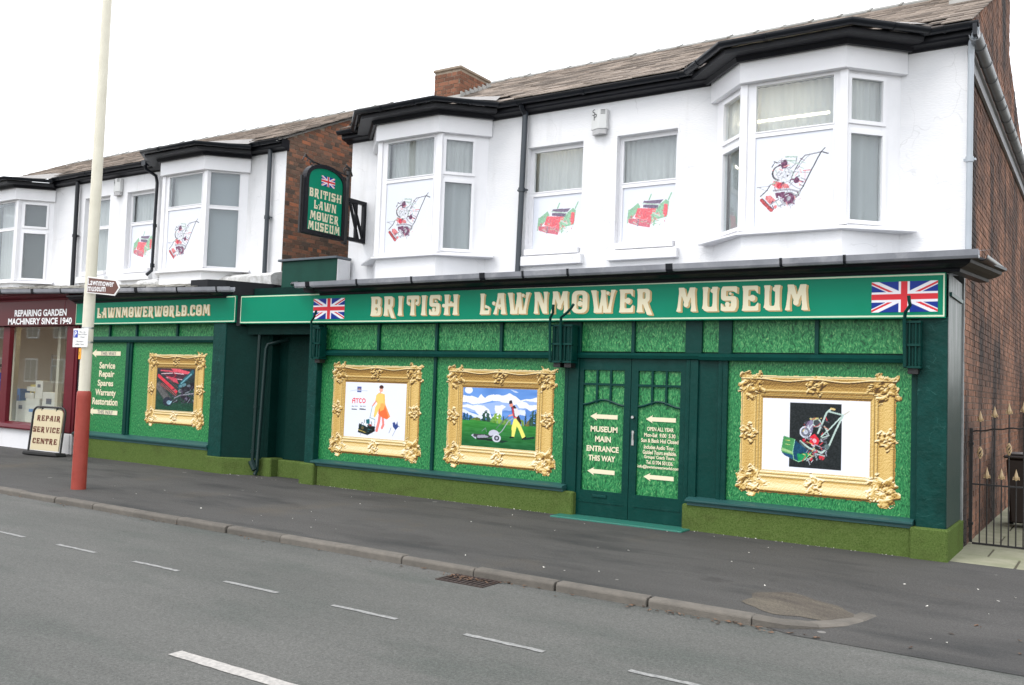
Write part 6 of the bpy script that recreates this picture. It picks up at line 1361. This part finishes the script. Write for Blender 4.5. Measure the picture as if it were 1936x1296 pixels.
# ================================================================== gate, bin
gt = thing('iron_gate', 'black wrought iron gate with gold spear tips across the alley', 'gate', loc=(-1.37, 1.45, 0))
Wg = 1.30
def gtop(x): return 1.27 + .17 * math.sin(math.pi * min(max(x / Wg, 0), 1)) ** 1.0
mb = MB(); mb.box(-.015, -.015, .02, .02, .015, 1.33); mb.box(Wg - .02, -.015, .02, Wg + .015, .015, 1.33); mb.box(.02, -.012, .0, Wg - .02, .012, .022); mb.box(.02, -.012, .68, Wg - .02, .012, .697); part('gate_frame', mb, IRON, gt)
mb = MB(); mb.tube([(Wg * i / 24, 0, 1.29 + .07 * math.sin(math.pi * i / 24) + .006 * math.sin(i * 1.9)) for i in range(25)], .010, 6); part('top_rail', mb, IRON, gt, smooth=True)
def spear(x, z):
    mb = MB(); mb.tube([(x, 0, z), (x, 0, z + .03), (x, 0, z + .045), (x, 0, z + .13)], [.010, .026, .024, .001], 6)
    for s in (-1, 1): mb.tube([(x, 0, z + .02), (x + s * .032, 0, z + .012), (x + s * .028, 0, z + .045)], [.008, .009, .003], 5)
    part('spear_tip', mb, GOLDP, gt, smooth=True)
k = 0; x = .095
while x < Wg - .05:
    full = k % 2 == 0; zt_ = (gtop(x) + .10) if full else .76
    mb = MB(); mb.tube([(x, 0, .02), (x, 0, zt_ + .02)], .0075, 6); part('bar', mb, IRON, gt, smooth=True); spear(x, zt_)
    if full and (k // 2) % 2 == 0 or (k // 2) % 2 == 0 and full:
        zc = 1.03 + .10 * math.sin(math.pi * x / Wg) ** 1
        mb = MB()
        for j in range(4): mb.tube([(x + .026 * math.sin(math.pi * i / 10) * math.cos(i * .45 + j * math.pi / 2), .026 * math.sin(math.pi * i / 10) * math.sin(i * .45 + j * math.pi / 2), zc - .07 + .14 * i / 10) for i in range(11)], .007, 5)
        part('twisted_basket', mb, GOLDP, gt, smooth=True)
    x += .0735; k += 1
for z in (.22, 1.14):
    mb = MB(); mb.box(-.06, -.03, z, .03, .03, z + .03); mb.tube([(-.03, -.02, z - .03), (-.03, -.02, z + .07)], .014, 6); part('hinge', mb, IRON, gt)
wb = thing('wheelie_bin', 'dark brown wheelie bin standing behind the gate', 'bin', loc=(-.90, 3.65, -.01))
mb = MB(); b0 = [(-.22, -.26), (.22, -.26), (.22, .24), (-.22, .24)]; b1 = [(-.27, -.33), (.27, -.33), (.27, .33), (-.27, .33)]
mb.add([(x, y, .08) for x, y in b0] + [(x, y, .92) for x, y in b1], [(3, 2, 1, 0), (4, 5, 6, 7)] + [(i, (i + 1) % 4, (i + 1) % 4 + 4, i + 4) for i in range(4)]); part('body', mb, BINM, wb, bevel=.02)
mb = MB(); mb.box(-.30, -.36, .925, .30, .33, .965); mb.box(-.26, -.32, .966, .26, .28, .99); part('lid', mb, BINM, wb, bevel=.015)
mb = MB(); mb.tube([(-.26, .36, .95), (.26, .36, .95)], .015, 8); part('handle', mb, BINM, wb)
for s in (-1, 1): mb = MB(); mb.tube([(s * .22, .26, .10), (s * .27, .26, .10)], .10, 16); part('wheel', mb, mat('black_rubber', (.02, .02, .02)), wb)
# far end of the alley and the wall on its right
aw = thing('alley_wall', 'brick wall closing the alley behind the gate', 'wall'); mb = MB(); mb.box(-1.38, 10.2, -.1, 3, 10.4, 2.2); w1 = part('wall_core', mb, MORTAR, aw); brick_wall(w1, (-1.36, 10.2), (3, 10.2), 0, 2.2, BRICKR, limit=0)
gp = thing('gate_pier', 'brick pier holding the far side of the iron gate', 'pier'); mb = MB(); mb.box(-.045, 1.33, -.1, .30, 1.62, 1.5); g1 = part('pier_core', mb, MORTAR, gp); brick_wall(g1, (-.045, 1.33), (.30, 1.33), 0, 1.5, BRICKR); mb = MB(); mb.box(-.07, 1.30, 1.5, .33, 1.65, 1.57); part('coping', mb, KERB, gp, bevel=.01)

# road drain with leaves, litter
dr = thing('drain_grate', 'rusty iron drain grate half covered by leaves at the kerb', 'drain', loc=(-4.64, -3.90, RZ))
mb = MB(); mb.box(-.25, -.15, .001, .25, -.13, .008); mb.box(-.25, .13, .001, .25, .15, .008); mb.box(-.25, -.13, .001, -.23, .13, .008); mb.box(.23, -.13, .001, .25, .13, .008); part('grate_frame', mb, mat('rusty_iron', (.045, .028, .022), .8, (.03, .02, .017), 20, .4), dr)
for k in range(9): mb = MB(); x = -.205 + k * .05; mb.box(x - .011, -.129, .001, x + .011, .129, .007); part('grate_bar', mb, mat('rusty_iron', (.09, .045, .03)), dr)
mb = MB(); mb.box(-.23, -.13, -.02, .23, .13, .0006); part('drain_pit', mb, mat('drain_black', (.01, .008, .007), .9), dr)
def leafy(n, fn, smin, smax, m, name, lab):
    mb = MB()
    for i in range(n):
        x, y, z = fn(); s = random.uniform(smin, smax); a = random.uniform(0, 6.28); c, sn = math.cos(a), math.sin(a); pts = []
        for u, v in ((-1, 0), (-.4, .45), (.3, .5), (1, 0), (.3, -.45), (-.5, -.4)): u *= s; v *= s * random.uniform(.6, 1); pts.append((x + u * c - v * sn, y + u * sn + v * c, z + random.uniform(.002, .012) + abs(v) * random.uniform(-.3, .5) * .3))
        mb.add(pts, [tuple(range(6))])
    o = part(name, mb, m, None, kind='stuff'); o['label'] = lab; return o
def at_kerb():
    x = random.choice([random.uniform(-14, -1.9), random.gauss(-4.75, .16), random.gauss(-4.6, .25), random.uniform(-3.2, -1.7)]); y = -3.745 - abs(random.gauss(0, .06)) - (.06 if abs(x + 4.7) < .3 else 0); return x, y, RZ + .004
leafy(150, at_kerb, .010, .030, LEAFM, 'fallen_leaves', 'brown leaves and grit along the kerb and on the drain')
def anyw():
    x = random.uniform(-12, .3); y = random.uniform(-3.4, -.3); return x, y, pave_z(x, y)
leafy(46, anyw, .006, .017, PAPERM, 'paper_litter', 'tiny scraps of paper scattered over the pavement')
leafy(14, lambda: (random.uniform(-1.6, .2), random.uniform(-3.6, -2.4), -.064), .012, .03, LEAFM, 'fallen_leaves', 'a few brown leaves on the dropped crossing')
leafy(120, lambda: (random.uniform(-12.4, -1.9), -.15 - abs(random.gauss(0, .03)), .004), .004, .012, PAPERM, 'wall_foot_debris', 'pale crumbs of grit along the foot of the shopfront')

# terrace across the road, behind the camera: seen only as reflections in the shop glass
def house(x, w, lab):
    t = thing('terraced_house', lab, 'house', loc=(x, -19.2, 0)); mb = MB(); mb.box(0, -7, -.1, w, 0, 5.6); b = part('wall', mb, TERRA, t); mb = MB(); mb.prism([(-7.2, 5.55), (.2, 5.55), (-3.5, 8.2)], 'x', 0, w); part('roof', mb, SLATE, t)
    for wx in (w * .14, w * .58):
        for z in (1.0, 3.6):
            mb = MB(); mb.box(wx, .001, z, wx + 1.3, .06, z + 1.4); f = part('window', mb, UPVC, t); mb = MB(); mb.box(wx + .08, .061, z + .08, wx + .62, .066, z + 1.32); mb.box(wx + .68, .061, z + .08, wx + 1.22, .066, z + 1.32); part('pane', mb, mat('dark_far_glass', (.03, .035, .04), .1), f)
    return t
for k in range(5): house(-62 + k * 6.6, 6.55, 'brick terraced house across the road, number %s from the far end' % ('one two three four five'.split()[k]))
bpy.context.view_layer.update()
